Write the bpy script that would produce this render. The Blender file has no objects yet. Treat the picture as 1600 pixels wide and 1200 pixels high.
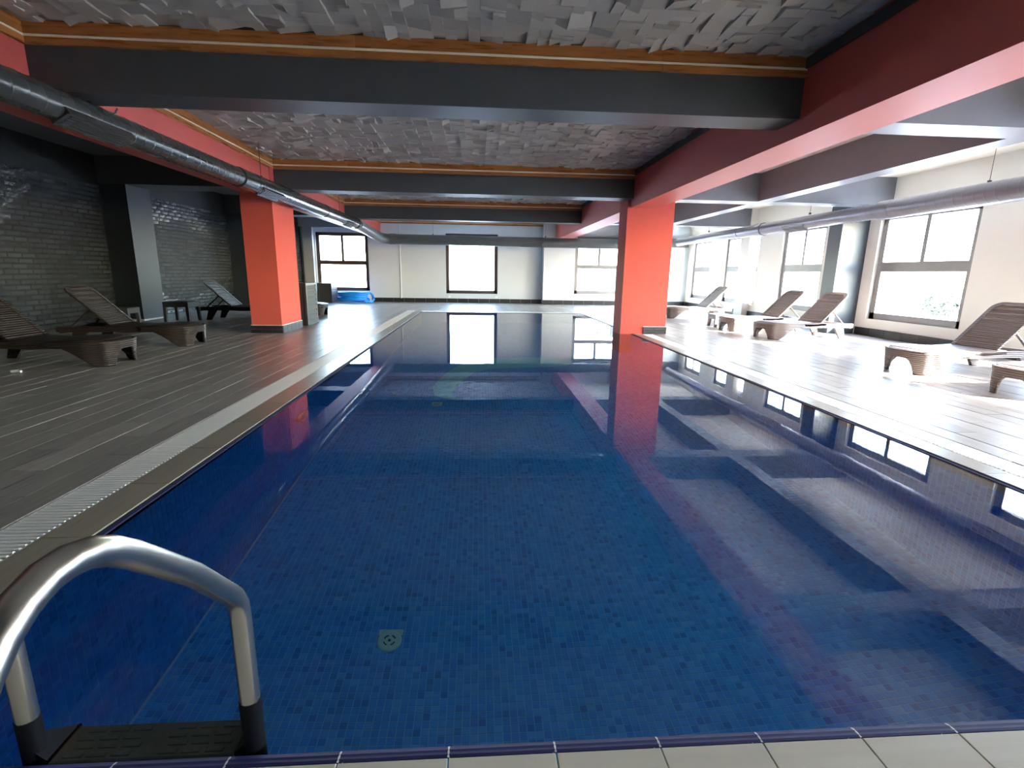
import bpy, bmesh, math, random
import numpy as np
from mathutils import Vector, Matrix
random.seed(7)
rng = np.random.default_rng(7)
SC = bpy.context.scene
C = SC.collection
PI = math.pi

# ---------------------------------------------------------------- camera, sky, sun, exposure
F_PX, PITCH, YAW, ROLL, EYE = 786.3255, 0.21735978, 0.06851239, 0.01566362, 1.2
cd = bpy.data.cameras.new('camera')
cd.sensor_fit = 'HORIZONTAL'
cd.sensor_width = 36.0
cd.lens = F_PX * 36.0 / 1600.0
cd.clip_start = 0.05
cd.clip_end = 500
cam = bpy.data.objects.new('camera', cd)
C.objects.link(cam)
cy, sy, cp, sp, cr, sr = math.cos(YAW), math.sin(YAW), math.cos(PITCH), math.sin(PITCH), math.cos(ROLL), math.sin(ROLL)
r0 = Vector((cy, -sy, 0)); f0 = Vector((sy, cy, 0)); u0 = Vector((0, 0, 1))
f1 = cp * f0 - sp * u0; u1 = cp * u0 + sp * f0
r2 = cr * r0 + sr * u1; u2 = cr * u1 - sr * r0
cam.matrix_world = Matrix(((r2.x, u2.x, -f1.x, 0), (r2.y, u2.y, -f1.y, 0), (r2.z, u2.z, -f1.z, EYE), (0, 0, 0, 1)))
SC.camera = cam

SUN_DIR = Vector((-1.0, 0.78, -0.72)).normalized()      # the way the light travels
w = bpy.data.worlds.new('sky')
SC.world = w
w.use_nodes = True
wn = w.node_tree
wn.nodes.clear()
wo = wn.nodes.new('ShaderNodeOutputWorld')
wb = wn.nodes.new('ShaderNodeBackground')
ws = wn.nodes.new('ShaderNodeTexSky')
ws.sky_type = 'NISHITA'
ws.sun_disc = False
ws.sun_elevation = math.asin(-SUN_DIR.z)
ws.sun_rotation = math.atan2(-SUN_DIR.x, -SUN_DIR.y)
ws.air_density = 1.0
ws.dust_density = 1.0
wb.inputs['Strength'].default_value = 1.3
wn.links.new(ws.outputs[0], wb.inputs['Color'])
wn.links.new(wb.outputs[0], wo.inputs['Surface'])
sd = bpy.data.lights.new('sun', 'SUN')
sd.energy = 14.0
sd.angle = 0.009
sd.color = (1.0, 0.965, 0.92)
sun = bpy.data.objects.new('sun', sd)
C.objects.link(sun)
sun.rotation_euler = SUN_DIR.to_track_quat('-Z', 'Y').to_euler()
sun.location = (20, -12, 15)
SC.view_settings.view_transform = 'Standard'
SC.view_settings.look = 'None'
SC.view_settings.gamma = 1.0
SC.view_settings.use_curve_mapping = False
SC.view_settings.exposure = 2.58
SC.cycles.diffuse_bounces = 6
SC.cycles.max_bounces = 16
SC.cycles.transparent_max_bounces = 16

# ---------------------------------------------------------------- helpers
class MB:
    """collects faces; build() links them as one mesh object"""
    def __init__(s):
        s.v = []; s.f = []; s.sm = []
    def quad(s, a, b, c, d, smooth=False):
        n = len(s.v); s.v += [a, b, c, d]; s.f.append((n, n + 1, n + 2, n + 3)); s.sm.append(smooth)
    def box(s, x0, x1, y0, y1, z0, z1):
        n = len(s.v)
        s.v += [(x0, y0, z0), (x1, y0, z0), (x1, y1, z0), (x0, y1, z0), (x0, y0, z1), (x1, y0, z1), (x1, y1, z1), (x0, y1, z1)]
        for q in ((0, 3, 2, 1), (4, 5, 6, 7), (0, 1, 5, 4), (1, 2, 6, 5), (2, 3, 7, 6), (3, 0, 4, 7)):
            s.f.append(tuple(n + i for i in q)); s.sm.append(False)
        return s
    def bevbox(s, x0, x1, y0, y1, z0, z1, b):
        """box with chamfered top rim (used for tiles, planks, boards)"""
        n = len(s.v)
        s.v += [(x0, y0, z0), (x1, y0, z0), (x1, y1, z0), (x0, y1, z0),
                (x0, y0, z1 - b), (x1, y0, z1 - b), (x1, y1, z1 - b), (x0, y1, z1 - b),
                (x0 + b, y0 + b, z1), (x1 - b, y0 + b, z1), (x1 - b, y1 - b, z1), (x0 + b, y1 - b, z1)]
        for q in ((0, 3, 2, 1), (0, 1, 5, 4), (1, 2, 6, 5), (2, 3, 7, 6), (3, 0, 4, 7),
                  (4, 5, 9, 8), (5, 6, 10, 9), (6, 7, 11, 10), (7, 4, 8, 11), (8, 9, 10, 11)):
            s.f.append(tuple(n + i for i in q)); s.sm.append(False)
        return s
    def grid(s, pts, closed_u=False, closed_v=False, smooth=True):
        """pts[i][j] -> quads"""
        n = len(s.v); R = len(pts); K = len(pts[0])
        for row in pts: s.v += [tuple(p) for p in row]
        for i in range(R if closed_u else R - 1):
            for j in range(K if closed_v else K - 1):
                a = n + i * K + j; b = n + i * K + (j + 1) % K
                c = n + ((i + 1) % R) * K + (j + 1) % K; d = n + ((i + 1) % R) * K + j
                s.f.append((a, b, c, d)); s.sm.append(smooth)
        return s
    def cap(s, ring, flip=False):
        n = len(s.v); s.v += [tuple(p) for p in ring]
        f = tuple(range(n, n + len(ring)))
        s.f.append(f[::-1] if flip else f); s.sm.append(False)
    def tube(s, path, r, seg=16, caps=True):
        path = [Vector(p) for p in path]
        rings = []; up = None
        for i, p in enumerate(path):
            t = (path[min(i + 1, len(path) - 1)] - path[max(i - 1, 0)]).normalized()
            if up is None:
                up = Vector((0, 0, 1)) if abs(t.z) < 0.9 else Vector((1, 0, 0))
            a = (up - t * up.dot(t)).normalized(); b = t.cross(a); up = a
            rr = r[i] if isinstance(r, (list, tuple)) else r
            rings.append([p + rr * (math.cos(k * 2 * PI / seg) * a + math.sin(k * 2 * PI / seg) * b) for k in range(seg)])
        s.grid(rings, closed_v=True)
        if caps:
            s.cap(rings[0]); s.cap(rings[-1], True)
        return s
    def mesh(s, name, m):
        me = bpy.data.meshes.new(name)
        me.from_pydata([tuple(p) for p in s.v], [], s.f)
        me.polygons.foreach_set('use_smooth', s.sm)
        if m: me.materials.append(m)
        me.update()
        return me
    def build(s, name, m, parent=None):
        return link(name, s.mesh(name, m), parent)

def link(name, me, parent=None, loc=None):
    o = bpy.data.objects.new(name, me)
    C.objects.link(o)
    if parent is not None: o.parent = parent
    if loc is not None: o.location = loc
    return o
def fix_normals(o):
    bm = bmesh.new(); bm.from_mesh(o.data)
    bmesh.ops.remove_doubles(bm, verts=bm.verts, dist=1e-5)
    bmesh.ops.recalc_face_normals(bm, faces=bm.faces)
    bm.to_mesh(o.data); bm.free()
    return o
def np_boxes(name, m, lo, hi, parent=None, bev=0.0):
    """one stuff mesh of many chamfered boxes; lo, hi: (n,3)"""
    n = len(lo)
    if n == 0: return None
    x0, y0, z0 = lo.T; x1, y1, z1 = hi.T
    b = bev
    V = np.stack([np.stack(p, 1) for p in (
        (x0, y0, z0), (x1, y0, z0), (x1, y1, z0), (x0, y1, z0),
        (x0, y0, z1 - b), (x1, y0, z1 - b), (x1, y1, z1 - b), (x0, y1, z1 - b),
        (x0 + b, y0 + b, z1), (x1 - b, y0 + b, z1), (x1 - b, y1 - b, z1), (x0 + b, y1 - b, z1))], 1).reshape(-1, 3)
    q = np.array([(0, 1, 5, 4), (1, 2, 6, 5), (2, 3, 7, 6), (3, 0, 4, 7), (4, 5, 9, 8), (5, 6, 10, 9), (6, 7, 11, 10), (7, 4, 8, 11), (8, 9, 10, 11)])
    Fc = (q[None] + 12 * np.arange(n)[:, None, None]).reshape(-1, 4)
    return np_mesh(name, m, V, Fc, parent)
def np_mesh(name, m, V, Fc, parent=None):
    me = bpy.data.meshes.new(name)
    me.vertices.add(len(V)); me.vertices.foreach_set('co', np.ascontiguousarray(V, dtype=np.float32).ravel())
    me.loops.add(Fc.size); me.loops.foreach_set('vertex_index', Fc.astype(np.int32).ravel())
    me.polygons.add(len(Fc)); me.polygons.foreach_set('loop_start', np.arange(0, Fc.size, 4, dtype=np.int32))
    me.polygons.foreach_set('use_smooth', np.zeros(len(Fc), dtype=bool))
    me.update(calc_edges=True); me.validate()
    me.materials.append(m)
    o = link(name, me, parent)
    o['kind'] = 'stuff'
    return o
def tag(o, label, cat, group=None, kind=None):
    o['label'] = label; o['category'] = cat
    if group: o['group'] = group
    if kind: o['kind'] = kind
    return o
def empty(name, loc=(0, 0, 0), rz=0):
    o = bpy.data.objects.new(name, None); o.empty_display_size = 0.1
    o.location = loc; o.rotation_euler = (0, 0, rz)
    C.objects.link(o)
    return o
def copy_tree(o, parent=None):
    c = o.copy(); C.objects.link(c)
    if parent is not None: c.parent = parent
    for ch in list(o.children): copy_tree(ch, c)
    return c

# ---------------------------------------------------------------- materials
def nt(name):
    m = bpy.data.materials.new(name); m.use_nodes = True
    t = m.node_tree; b = t.nodes['Principled BSDF']
    return m, t, b
def N(t, kind, **kw):
    n = t.nodes.new(kind)
    for k, v in kw.items(): setattr(n, k, v)
    return n
def math_(t, op, a, b=None, c=None):
    n = N(t, 'ShaderNodeMath', operation=op)
    for i, x in enumerate((a, b, c)):
        if x is None: continue
        if isinstance(x, (int, float)): n.inputs[i].default_value = x
        else: t.links.new(x, n.inputs[i])
    return n.outputs[0]
def mixc(t, fac, a, b, blend='MIX'):
    n = N(t, 'ShaderNodeMix', data_type='RGBA', blend_type=blend)
    for i, x in ((0, fac), (6, a), (7, b)):
        if isinstance(x, (int, float)): n.inputs[i].default_value = x
        elif isinstance(x, tuple): n.inputs[i].default_value = (*x[:3], 1)
        else: t.links.new(x, n.inputs[i])
    return n.outputs[2]
def piece_random(t):
    a = N(t, 'ShaderNodeObjectInfo').outputs['Random']; g = N(t, 'ShaderNodeNewGeometry').outputs['Random Per Island']
    return math_(t, 'FRACT', math_(t, 'ADD', a, g))
def pm(name, col, rough=0.5, metal=0.0, var=0.12, scale=6.0, bump=0.0, bscale=40.0, spec=0.5, rnd=0.0, coat=0.0):
    """plain painted / moulded surface: slight blotches, fine relief, optional tone per piece"""
    m, t, b = nt(name)
    tc = N(t, 'ShaderNodeTexCoord')
    nz = N(t, 'ShaderNodeTexNoise'); nz.inputs['Scale'].default_value = scale; nz.inputs['Detail'].default_value = 4
    t.links.new(tc.outputs['Object'], nz.inputs['Vector'])
    lo = tuple(c * (1 - var) for c in col); hi = tuple(min(1, c * (1 + var)) for c in col)
    c = mixc(t, nz.outputs['Fac'], lo, hi)
    if rnd:
        c = mixc(t, math_(t, 'MULTIPLY', piece_random(t), rnd), c, (0, 0, 0))
    t.links.new(c, b.inputs['Base Color'])
    b.inputs['Roughness'].default_value = rough; b.inputs['Metallic'].default_value = metal
    b.inputs['Specular IOR Level'].default_value = spec
    b.inputs['Coat Weight'].default_value = coat
    if bump:
        n2 = N(t, 'ShaderNodeTexNoise'); n2.inputs['Scale'].default_value = bscale; n2.inputs['Detail'].default_value = 3
        t.links.new(tc.outputs['Object'], n2.inputs['Vector'])
        bp = N(t, 'ShaderNodeBump'); bp.inputs['Strength'].default_value = bump; bp.inputs['Distance'].default_value = 0.01
        t.links.new(n2.outputs['Fac'], bp.inputs['Height']); t.links.new(bp.outputs[0], b.inputs['Normal'])
    return m
def wood(name, c1, c2, rough, along=1, stretch=18.0, scale=3.0, rnd=0.35, bump=0.15, world=True):
    m, t, b = nt(name)
    src = N(t, 'ShaderNodeNewGeometry').outputs['Position'] if world else N(t, 'ShaderNodeTexCoord').outputs['Object']
    mp = N(t, 'ShaderNodeMapping')
    sc = [stretch] * 3; sc[along] = 1.0
    mp.inputs['Scale'].default_value = sc
    t.links.new(src, mp.inputs['Vector'])
    pr = piece_random(t)
    cb = N(t, 'ShaderNodeCombineXYZ'); t.links.new(math_(t, 'MULTIPLY', pr, 37.0), cb.inputs[0]); t.links.new(math_(t, 'MULTIPLY', pr, 11.0), cb.inputs[1])
    t.links.new(cb.outputs[0], mp.inputs['Location'])
    nz = N(t, 'ShaderNodeTexNoise'); nz.inputs['Scale'].default_value = scale; nz.inputs['Detail'].default_value = 6; nz.inputs['Roughness'].default_value = 0.62
    t.links.new(mp.outputs[0], nz.inputs['Vector'])
    rp = N(t, 'ShaderNodeMapRange'); rp.inputs[1].default_value = 0.3; rp.inputs[2].default_value = 0.72
    t.links.new(nz.outputs['Fac'], rp.inputs[0])
    c = mixc(t, rp.outputs[0], c1, c2)
    c = mixc(t, math_(t, 'MULTIPLY', pr, rnd), c, tuple(x * 0.55 for x in c1))
    t.links.new(c, b.inputs['Base Color'])
    t.links.new(math_(t, 'MULTIPLY_ADD', rp.outputs[0], 0.12, rough - 0.06), b.inputs['Roughness'])
    bp = N(t, 'ShaderNodeBump'); bp.inputs['Strength'].default_value = bump; bp.inputs['Distance'].default_value = 0.004
    t.links.new(nz.outputs['Fac'], bp.inputs['Height']); t.links.new(bp.outputs[0], b.inputs['Normal'])
    return m
PITCH_T = 0.042
def mosaic(name, ax0, ax1, o0, o1, dark=1.0):
    """blue glass mosaic: a tone per cell and pale joints, cells aligned to the modelled tiles"""
    m, t, b = nt(name)
    pos = N(t, 'ShaderNodeNewGeometry').outputs['Position']
    sx = N(t, 'ShaderNodeSeparateXYZ'); t.links.new(pos, sx.inputs[0])
    us = []
    for ax, o in ((ax0, o0), (ax1, o1)):
        us.append(math_(t, 'DIVIDE', math_(t, 'SUBTRACT', sx.outputs[ax], o), PITCH_T))
    ids = [math_(t, 'FLOOR', u) for u in us]
    cb = N(t, 'ShaderNodeCombineXYZ'); t.links.new(ids[0], cb.inputs[0]); t.links.new(ids[1], cb.inputs[1])
    wn_ = N(t, 'ShaderNodeTexWhiteNoise', noise_dimensions='2D'); t.links.new(cb.outputs[0], wn_.inputs['Vector'])
    cr_ = N(t, 'ShaderNodeValToRGB')
    e = cr_.color_ramp.elements
    cols = [(0.0, tuple(k * dark for k in (0.020, 0.25, 0.74))), (0.2, tuple(k * dark for k in (0.032, 0.36, 0.90))), (0.75, tuple(k * dark for k in (0.045, 0.45, 0.97))), (1.0, tuple(k * dark for k in (0.09, 0.54, 1.0)))]
    e[0].position, e[0].color = cols[0][0], (*cols[0][1], 1); e[1].position, e[1].color = 1.0, (*cols[3][1], 1)
    for p, c in cols[1:3]:
        k = e.new(p); k.color = (*c, 1)
    t.links.new(wn_.outputs['Value'], cr_.inputs[0])
    ds = [math_(t, 'ABSOLUTE', math_(t, 'SUBTRACT', math_(t, 'FRACT', u), 0.5)) for u in us]
    joint = math_(t, 'GREATER_THAN', math_(t, 'MAXIMUM', ds[0], ds[1]), 0.442)
    c = mixc(t, joint, cr_.outputs[0], (0.17, 0.62, 0.97))
    t.links.new(c, b.inputs['Base Color']); b.inputs['Roughness'].default_value = 0.35
    return m
M = {}
M['back'] = pm('grey_back_plaster', (0.40, 0.41, 0.42), 0.7)
M['slate_dark'] = pm('dark_slate_paint', (0.02, 0.028, 0.035), 0.5, var=0.08, bump=0.05, spec=0.3)
M['grey_r'] = pm('lavender_grey_paint', (0.155, 0.163, 0.19), 0.38, var=0.08, bump=0.12, bscale=90)  # charcoal beam paint again, lightened: glare on the right side put into the colour
M['midgrey'] = pm('mid_grey_paint', (0.30, 0.335, 0.365), 0.55, var=0.05)
M['red'] = pm('red_paint', (0.54, 0.10, 0.08), 0.5, var=0.05, bump=0.05, bscale=60, spec=0.42)
M['red_col'] = pm('matt_red_paint', (0.54, 0.10, 0.08), 0.8, var=0.05, bump=0.05, bscale=60, spec=0.2)
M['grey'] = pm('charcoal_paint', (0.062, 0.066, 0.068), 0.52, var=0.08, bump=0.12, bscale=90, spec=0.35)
M['slate'] = pm('slate_paint', (0.05, 0.066, 0.08), 0.45, var=0.08, bump=0.05)
M['brick'] = pm('painted_brick', (0.034, 0.047, 0.053), 0.24, var=0.25, scale=30, bump=1.0, bscale=22, rnd=0.65)
M['mortar'] = pm('painted_mortar', (0.006, 0.008, 0.01), 0.7, var=0.2, bump=0.3)
M['tile3d'] = pm('ceiling_block_paint', (0.50, 0.465, 0.42), 0.75, var=0.1, scale=10, rnd=0.22)
M['tileback'] = pm('ceiling_backing', (0.05, 0.048, 0.046), 0.9)
M['ceil_left'] = pm('grey_plaster', (0.16, 0.17, 0.175), 0.7, var=0.06)
M['ceil_right'] = pm('cream_plaster', (0.74, 0.72, 0.66), 0.6, var=0.05, scale=2)
M['white'] = pm('white_plaster', (0.60, 0.68, 0.735), 0.6, var=0.03, scale=1.5, bump=0.04)
M['cream'] = pm('cream_wall', (0.74, 0.735, 0.68), 0.6, var=0.03, scale=1.5, bump=0.04)
M['trim'] = wood('varnished_pine', (0.30, 0.10, 0.022), (0.50, 0.20, 0.05), 0.3, along=0, stretch=14, scale=2.5, rnd=0.3, bump=0.05)
M['trim_y'] = wood('varnished_pine_long', (0.30, 0.10, 0.022), (0.50, 0.20, 0.05), 0.3, along=1, stretch=14, scale=2.5, rnd=0.3, bump=0.05)
M['bead'] = pm('pale_varnished_bead', (0.93, 0.84, 0.68), 0.15, var=0.05, coat=0.5)  # cream colour paints the glossy highlight on the wooden moulding
M['plank'] = wood('wood_look_porcelain', (0.29, 0.265, 0.235), (0.52, 0.485, 0.435), 0.33, along=1, stretch=14, scale=2.6, rnd=0.45)
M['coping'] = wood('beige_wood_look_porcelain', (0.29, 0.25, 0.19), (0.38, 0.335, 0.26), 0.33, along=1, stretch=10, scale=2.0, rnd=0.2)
M['coping_x'] = wood('beige_wood_look_porcelain_across', (0.64, 0.575, 0.46), (0.72, 0.655, 0.535), 0.42, along=0, stretch=10, scale=2.0, rnd=0.12)  # same beige porcelain as the long copings, stronger light put into its colour
M['grout'] = pm('floor_grout', (0.36, 0.34, 0.31), 0.8)
M['nosing'] = wood('indigo_glazed_nosing', (0.010, 0.010, 0.075), (0.045, 0.042, 0.17), 0.7, along=0, stretch=30, scale=2.0, rnd=0.1, bump=0.3)
M['nosing_y'] = wood('indigo_glazed_nosing_long', (0.007, 0.008, 0.055), (0.02, 0.022, 0.10), 0.9, along=1, stretch=30, scale=2.0, rnd=0.1, bump=0.3)
M['white_grout'] = pm('white_grout', (0.75, 0.74, 0.72), 0.7)
M['grate'] = pm('white_plastic_grating', (0.78, 0.78, 0.76), 0.35, var=0.04)
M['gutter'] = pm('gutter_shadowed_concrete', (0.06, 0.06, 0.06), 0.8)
M['base_tile'] = pm('black_base_tile', (0.022, 0.023, 0.026), 0.45, var=0.2, bump=0.3, rnd=0.3)
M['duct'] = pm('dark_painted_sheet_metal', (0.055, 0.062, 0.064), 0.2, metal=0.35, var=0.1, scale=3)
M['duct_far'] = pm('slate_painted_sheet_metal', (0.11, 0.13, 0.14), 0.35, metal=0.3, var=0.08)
M['duct_right'] = pm('grey_painted_sheet_metal', (0.20, 0.20, 0.235), 0.28, metal=0.3, var=0.08)  # same dark duct, made pale: light from the windows is in the colour
M['steel'] = pm('brushed_stainless_steel', (0.62, 0.61, 0.58), 0.27, metal=1.0, var=0.06, scale=20)
M['rubber'] = pm('black_plastic_sleeve', (0.0035, 0.004, 0.007), 0.5, var=0.1, spec=0.15)
M['tread'] = pm('dark_olive_plastic_tread', (0.17, 0.19, 0.155), 0.5, var=0.2, bump=0.2)
M['brown'] = pm('dark_brown_rattan_plastic', (0.03, 0.0225, 0.021), 0.42, var=0.15, bump=0.3, bscale=120)
M['taupe'] = pm('taupe_rattan_plastic', (0.21, 0.165, 0.15), 0.42, var=0.1, bump=0.3, bscale=120)
def banded(m):
    t = m.node_tree; b = t.nodes['Principled BSDF']
    tc = N(t, 'ShaderNodeTexCoord'); wv = N(t, 'ShaderNodeTexWave', bands_direction='Z'); wv.inputs['Scale'].default_value = 13.0; wv.inputs['Distortion'].default_value = 0.6
    t.links.new(tc.outputs['Object'], wv.inputs['Vector'])
    bp = N(t, 'ShaderNodeBump'); bp.inputs['Strength'].default_value = 0.7; bp.inputs['Distance'].default_value = 0.012
    t.links.new(wv.outputs['Fac'], bp.inputs['Height'])
    old = b.inputs['Normal'].links[0].from_socket; t.links.new(old, bp.inputs['Normal']); t.links.new(bp.outputs[0], b.inputs['Normal'])
banded(M['brown']); banded(M['taupe'])
M['blacktab'] = pm('black_moulded_plastic', (0.05, 0.05, 0.052), 0.4, var=0.1)
M['frame'] = pm('dark_brown_window_frame', (0.06, 0.045, 0.042), 0.35, var=0.08)
M['frame_grey'] = pm('grey_window_frame', (0.22, 0.215, 0.22), 0.4, var=0.06)
M['hose'] = pm('blue_pvc_hose', (0.015, 0.30, 0.92), 0.3, var=0.08)
M['seam'] = pm('pale_blue_seam', (0.35, 0.62, 0.85), 0.5)
M['teal'] = pm('teal_mosaic', (0.12, 0.80, 0.92), 0.4, var=0.2, scale=30)
M['cab_frame'] = pm('dark_cabinet_frame', (0.04, 0.042, 0.048), 0.4)
M['cab_slat'] = pm('grey_louvre', (0.055, 0.065, 0.07), 0.7, var=0.05)
M['fixture'] = pm('cream_abs_fixture', (0.72, 0.62, 0.42), 0.4)
M['drain'] = pm('pale_green_drain_cover', (0.42, 0.85, 0.78), 0.4)
M['drain_dark'] = pm('drain_slot', (0.02, 0.08, 0.09), 0.6)
M['leaf'] = pm('palm_leaf', (0.27, 0.30, 0.25), 0.5, var=0.2)
M['bark'] = pm('palm_trunk', (0.25, 0.2, 0.15), 0.8, var=0.3)
M['ground'] = pm('sunlit_terrace', (0.66, 0.68, 0.70), 0.8, var=0.05, scale=0.5)
M['chalk'] = pm('white_plastic', (0.8, 0.8, 0.8), 0.4)

def glass_mat():
    m, t, b = nt('window_glass'); t.nodes.remove(b)
    out = t.nodes['Material Output']
    lw = N(t, 'ShaderNodeLayerWeight'); lw.inputs[0].default_value = 0.5
    fac = math_(t, 'MULTIPLY_ADD', math_(t, 'POWER', lw.outputs['Facing'], 5.0), 0.8, 0.04)
    tr = N(t, 'ShaderNodeBsdfTransparent'); tr.inputs[0].default_value = (0.96, 0.97, 0.97, 1)
    gl = N(t, 'ShaderNodeBsdfGlossy'); gl.inputs['Roughness'].default_value = 0.02
    mx = N(t, 'ShaderNodeMixShader')
    t.links.new(fac, mx.inputs[0]); t.links.new(tr.outputs[0], mx.inputs[1]); t.links.new(gl.outputs[0], mx.inputs[2])
    t.links.new(mx.outputs[0], out.inputs['Surface'])
    return m
M['glass'] = glass_mat()
def water_mat():
    m, t, b = nt('pool_water'); t.nodes.remove(b)
    out = t.nodes['Material Output']
    pos = N(t, 'ShaderNodeNewGeometry').outputs['Position']
    n1 = N(t, 'ShaderNodeTexNoise'); n1.inputs['Scale'].default_value = 1.6; n1.inputs['Detail'].default_value = 2
    n2 = N(t, 'ShaderNodeTexNoise'); n2.inputs['Scale'].default_value = 7.0; n2.inputs['Detail'].default_value = 2
    t.links.new(pos, n1.inputs['Vector']); t.links.new(pos, n2.inputs['Vector'])
    h = math_(t, 'ADD', math_(t, 'MULTIPLY', n1.outputs['Fac'], 0.08), math_(t, 'MULTIPLY', n2.outputs['Fac'], 0.10))
    bp = N(t, 'ShaderNodeBump'); bp.inputs['Strength'].default_value = 1.0; bp.inputs['Distance'].default_value = 0.0011
    t.links.new(h, bp.inputs['Height'])
    rf = N(t, 'ShaderNodeBsdfRefraction'); rf.inputs['IOR'].default_value = 1.33; rf.inputs['Roughness'].default_value = 0.0
    rf.inputs['Color'].default_value = (0.90, 0.96, 1.0, 1)
    gl = N(t, 'ShaderNodeBsdfGlossy'); gl.inputs['Roughness'].default_value = 0.0
    fr = N(t, 'ShaderNodeFresnel'); fr.inputs[0].default_value = WATER_IOR
    t.links.new(bp.outputs[0], rf.inputs['Normal']); t.links.new(bp.outputs[0], gl.inputs['Normal']); t.links.new(bp.outputs[0], fr.inputs['Normal'])
    mx = N(t, 'ShaderNodeMixShader')
    t.links.new(fr.outputs[0], mx.inputs[0]); t.links.new(rf.outputs[0], mx.inputs[1]); t.links.new(gl.outputs[0], mx.inputs[2])
    t.links.new(mx.outputs[0], out.inputs['Surface'])
    return m
WATER_IOR = 1.5
M['water'] = water_mat()

# ---------------------------------------------------------------- key dimensions (metres, floor level z = 0)
PX0, PX1, PY0, PY1 = -1.72, 3.17, 1.086, 15.55       # pool
XL, XR, YB, YF = -8.2, 8.3, -2.2, 20.5               # room
LBX0, LBX1 = -4.25, -3.77                            # left red beam
RBX0, RBX1 = 3.0, 3.52                               # right red beam
BEAMS = [(-0.2, 0.18), (4.95, 5.33), (10.12, 10.55), (15.2, 15.6)]
ZB = 2.645                                           # beam soffit
ZT = 3.17                                            # underside of the block ceiling
S = 'structure'
def struct(mb, name, m, label, cat, parent=None):
    o = mb.build(name, m, parent)
    if parent is None: tag(o, label, cat, kind=S)
    return o

# ---------------------------------------------------------------- decks
def deck(x0, x1, y0, y1, label, pw=0.2, pl=1.0, n_parts=290, holes=(), near=lambda x, y: x * x + y * y):
    base = struct(MB().box(x0, x1, y0, y1, -0.16, -0.012), 'floor', M['grout'], label, 'floor')
    cells = []
    rows = int(math.ceil((x1 - x0) / pw - 1e-6))
    for i in range(rows):
        a = x0 + i * pw; b = min(a + pw, x1)
        off = (i * 0.37) % 1.0 * pl
        y = y0 - off
        while y < y1 - 1e-6:
            c, d = max(y, y0), min(y + pl, y1)
            if d - c > 0.03 and not any(a < h[1] and b > h[0] and c < h[3] and d > h[2] and False for h in holes):
                cells.append((a + 0.0025, b - 0.0025, c + 0.0025, d - 0.0025))
            y += pl
    vis = [c for c in cells if c[3] > 0.9]
    vis.sort(key=lambda c: near((c[0] + c[1]) / 2, (c[2] + c[3]) / 2))
    pick = set(vis[:n_parts]); cache = {}
    rest = []
    for c in cells:
        dz = random.uniform(-0.0012, 0.0012)
        if c in pick:
            key = (round(c[1] - c[0], 3), round(c[3] - c[2], 3))
            if key not in cache:
                cache[key] = MB().bevbox(-key[0] / 2, key[0] / 2, -key[1] / 2, key[1] / 2, -0.012, 0.0, 0.0015).mesh('plank', M['plank'])
            link('plank', cache[key], base, ((c[0] + c[1]) / 2, (c[2] + c[3]) / 2, dz))
        else:
            rest.append((c[0], c[2], -0.012, c[1], c[3], dz))
    if rest:
        r = np.array(rest); np_boxes('plank_field', M['plank'], r[:, :3], r[:, 3:], base, 0.0015)
    return base
GX0, GX1 = -1.97, -2.215          # left grating inner / outer
GR0, GR1 = 3.385, 3.62            # right grating
deck(XL, GX1, 1.0, 20.9, 'grey brown wood-look plank floor under the loungers left of the pool')
deck(GR1, XR, 1.0, 20.5, 'sunlit wood-look plank floor between the pool and the right windows', near=lambda x, y: y)
deck(GX1, GR1, 16.06, 20.5, 'pale glossy plank floor strip between the pool end and far wall', n_parts=120)

# near edge: coping tiles with indigo nosing
near = struct(MB().box(XL, XR, YB, 1.0, -0.16, -0.003), 'floor', M['grout'], 'beige tiled pool edge in front along the bottom of the picture', 'floor')
tp = 0.275
for k in range(-8, 11):
    xa = 0.475 + tp * (k - 1) + 0.0015; xb = xa + tp - 0.003
    link('coping_tile', MB().bevbox(xa, xb, 0.78, 1.046, -0.012, 0.0, 0.0015).mesh('coping_tile', M['coping_x']), near)
    mbn = MB(); prof = []
    for q in range(6):
        y = 1.049 + 0.037 * q / 5
        prof.append((y, -0.002 - 0.008 * (q / 5) ** 3 + (0.0012 if q % 2 else 0)))
    mbn.grid([[(xa, y, z) for y, z in prof] + [(xa, 1.086, -0.05)], [(xb, y, z) for y, z in prof] + [(xb, 1.086, -0.05)]], smooth=False)
    mbn.build('nosing_tile', M['nosing'], near)
    link('paving_tile', MB().bevbox(xa, xb, 0.2, 0.775, -0.012, -0.0005, 0.002).mesh('paving_tile', M['coping_x']), near)
for k in range(-8, 11):
    xj = 0.475 + tp * (k - 1); jm = MB()
    pj = [(1.048 + 0.038 * q / 5, -0.0012 - 0.008 * (q / 5) ** 3) for q in range(6)] + [(1.0865, -0.05)]
    jm.grid([[(xj - 0.0026, y, z) for y, z in pj], [(xj + 0.0026, y, z) for y, z in pj]], smooth=False)
    jm.build('nosing_joint', M['white_grout'], near)
rest = [(x, -2.1 + 0.58 * j, -0.012, x + 0.575, -2.1 + 0.58 * j + 0.575, -0.001) for x in np.arange(XL, XR - 0.3, 0.58) for j in range(4)]
r = np.array(rest); r = r[r[:, 4] < 0.2 + 0.0]
np_boxes('paving_field', M['coping_x'], r[:, :3], r[:, 3:], near, 0.002)
# plain deck either side of the pool head, y 0.2..1.0
for xa, xb in ((XL, -2.02), (3.23, XR)):
    MB().bevbox(xa, xb, 0.2, 0.998, -0.012, -0.001, 0.002).build('paving_slab', M['coping_x'], near)

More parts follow.
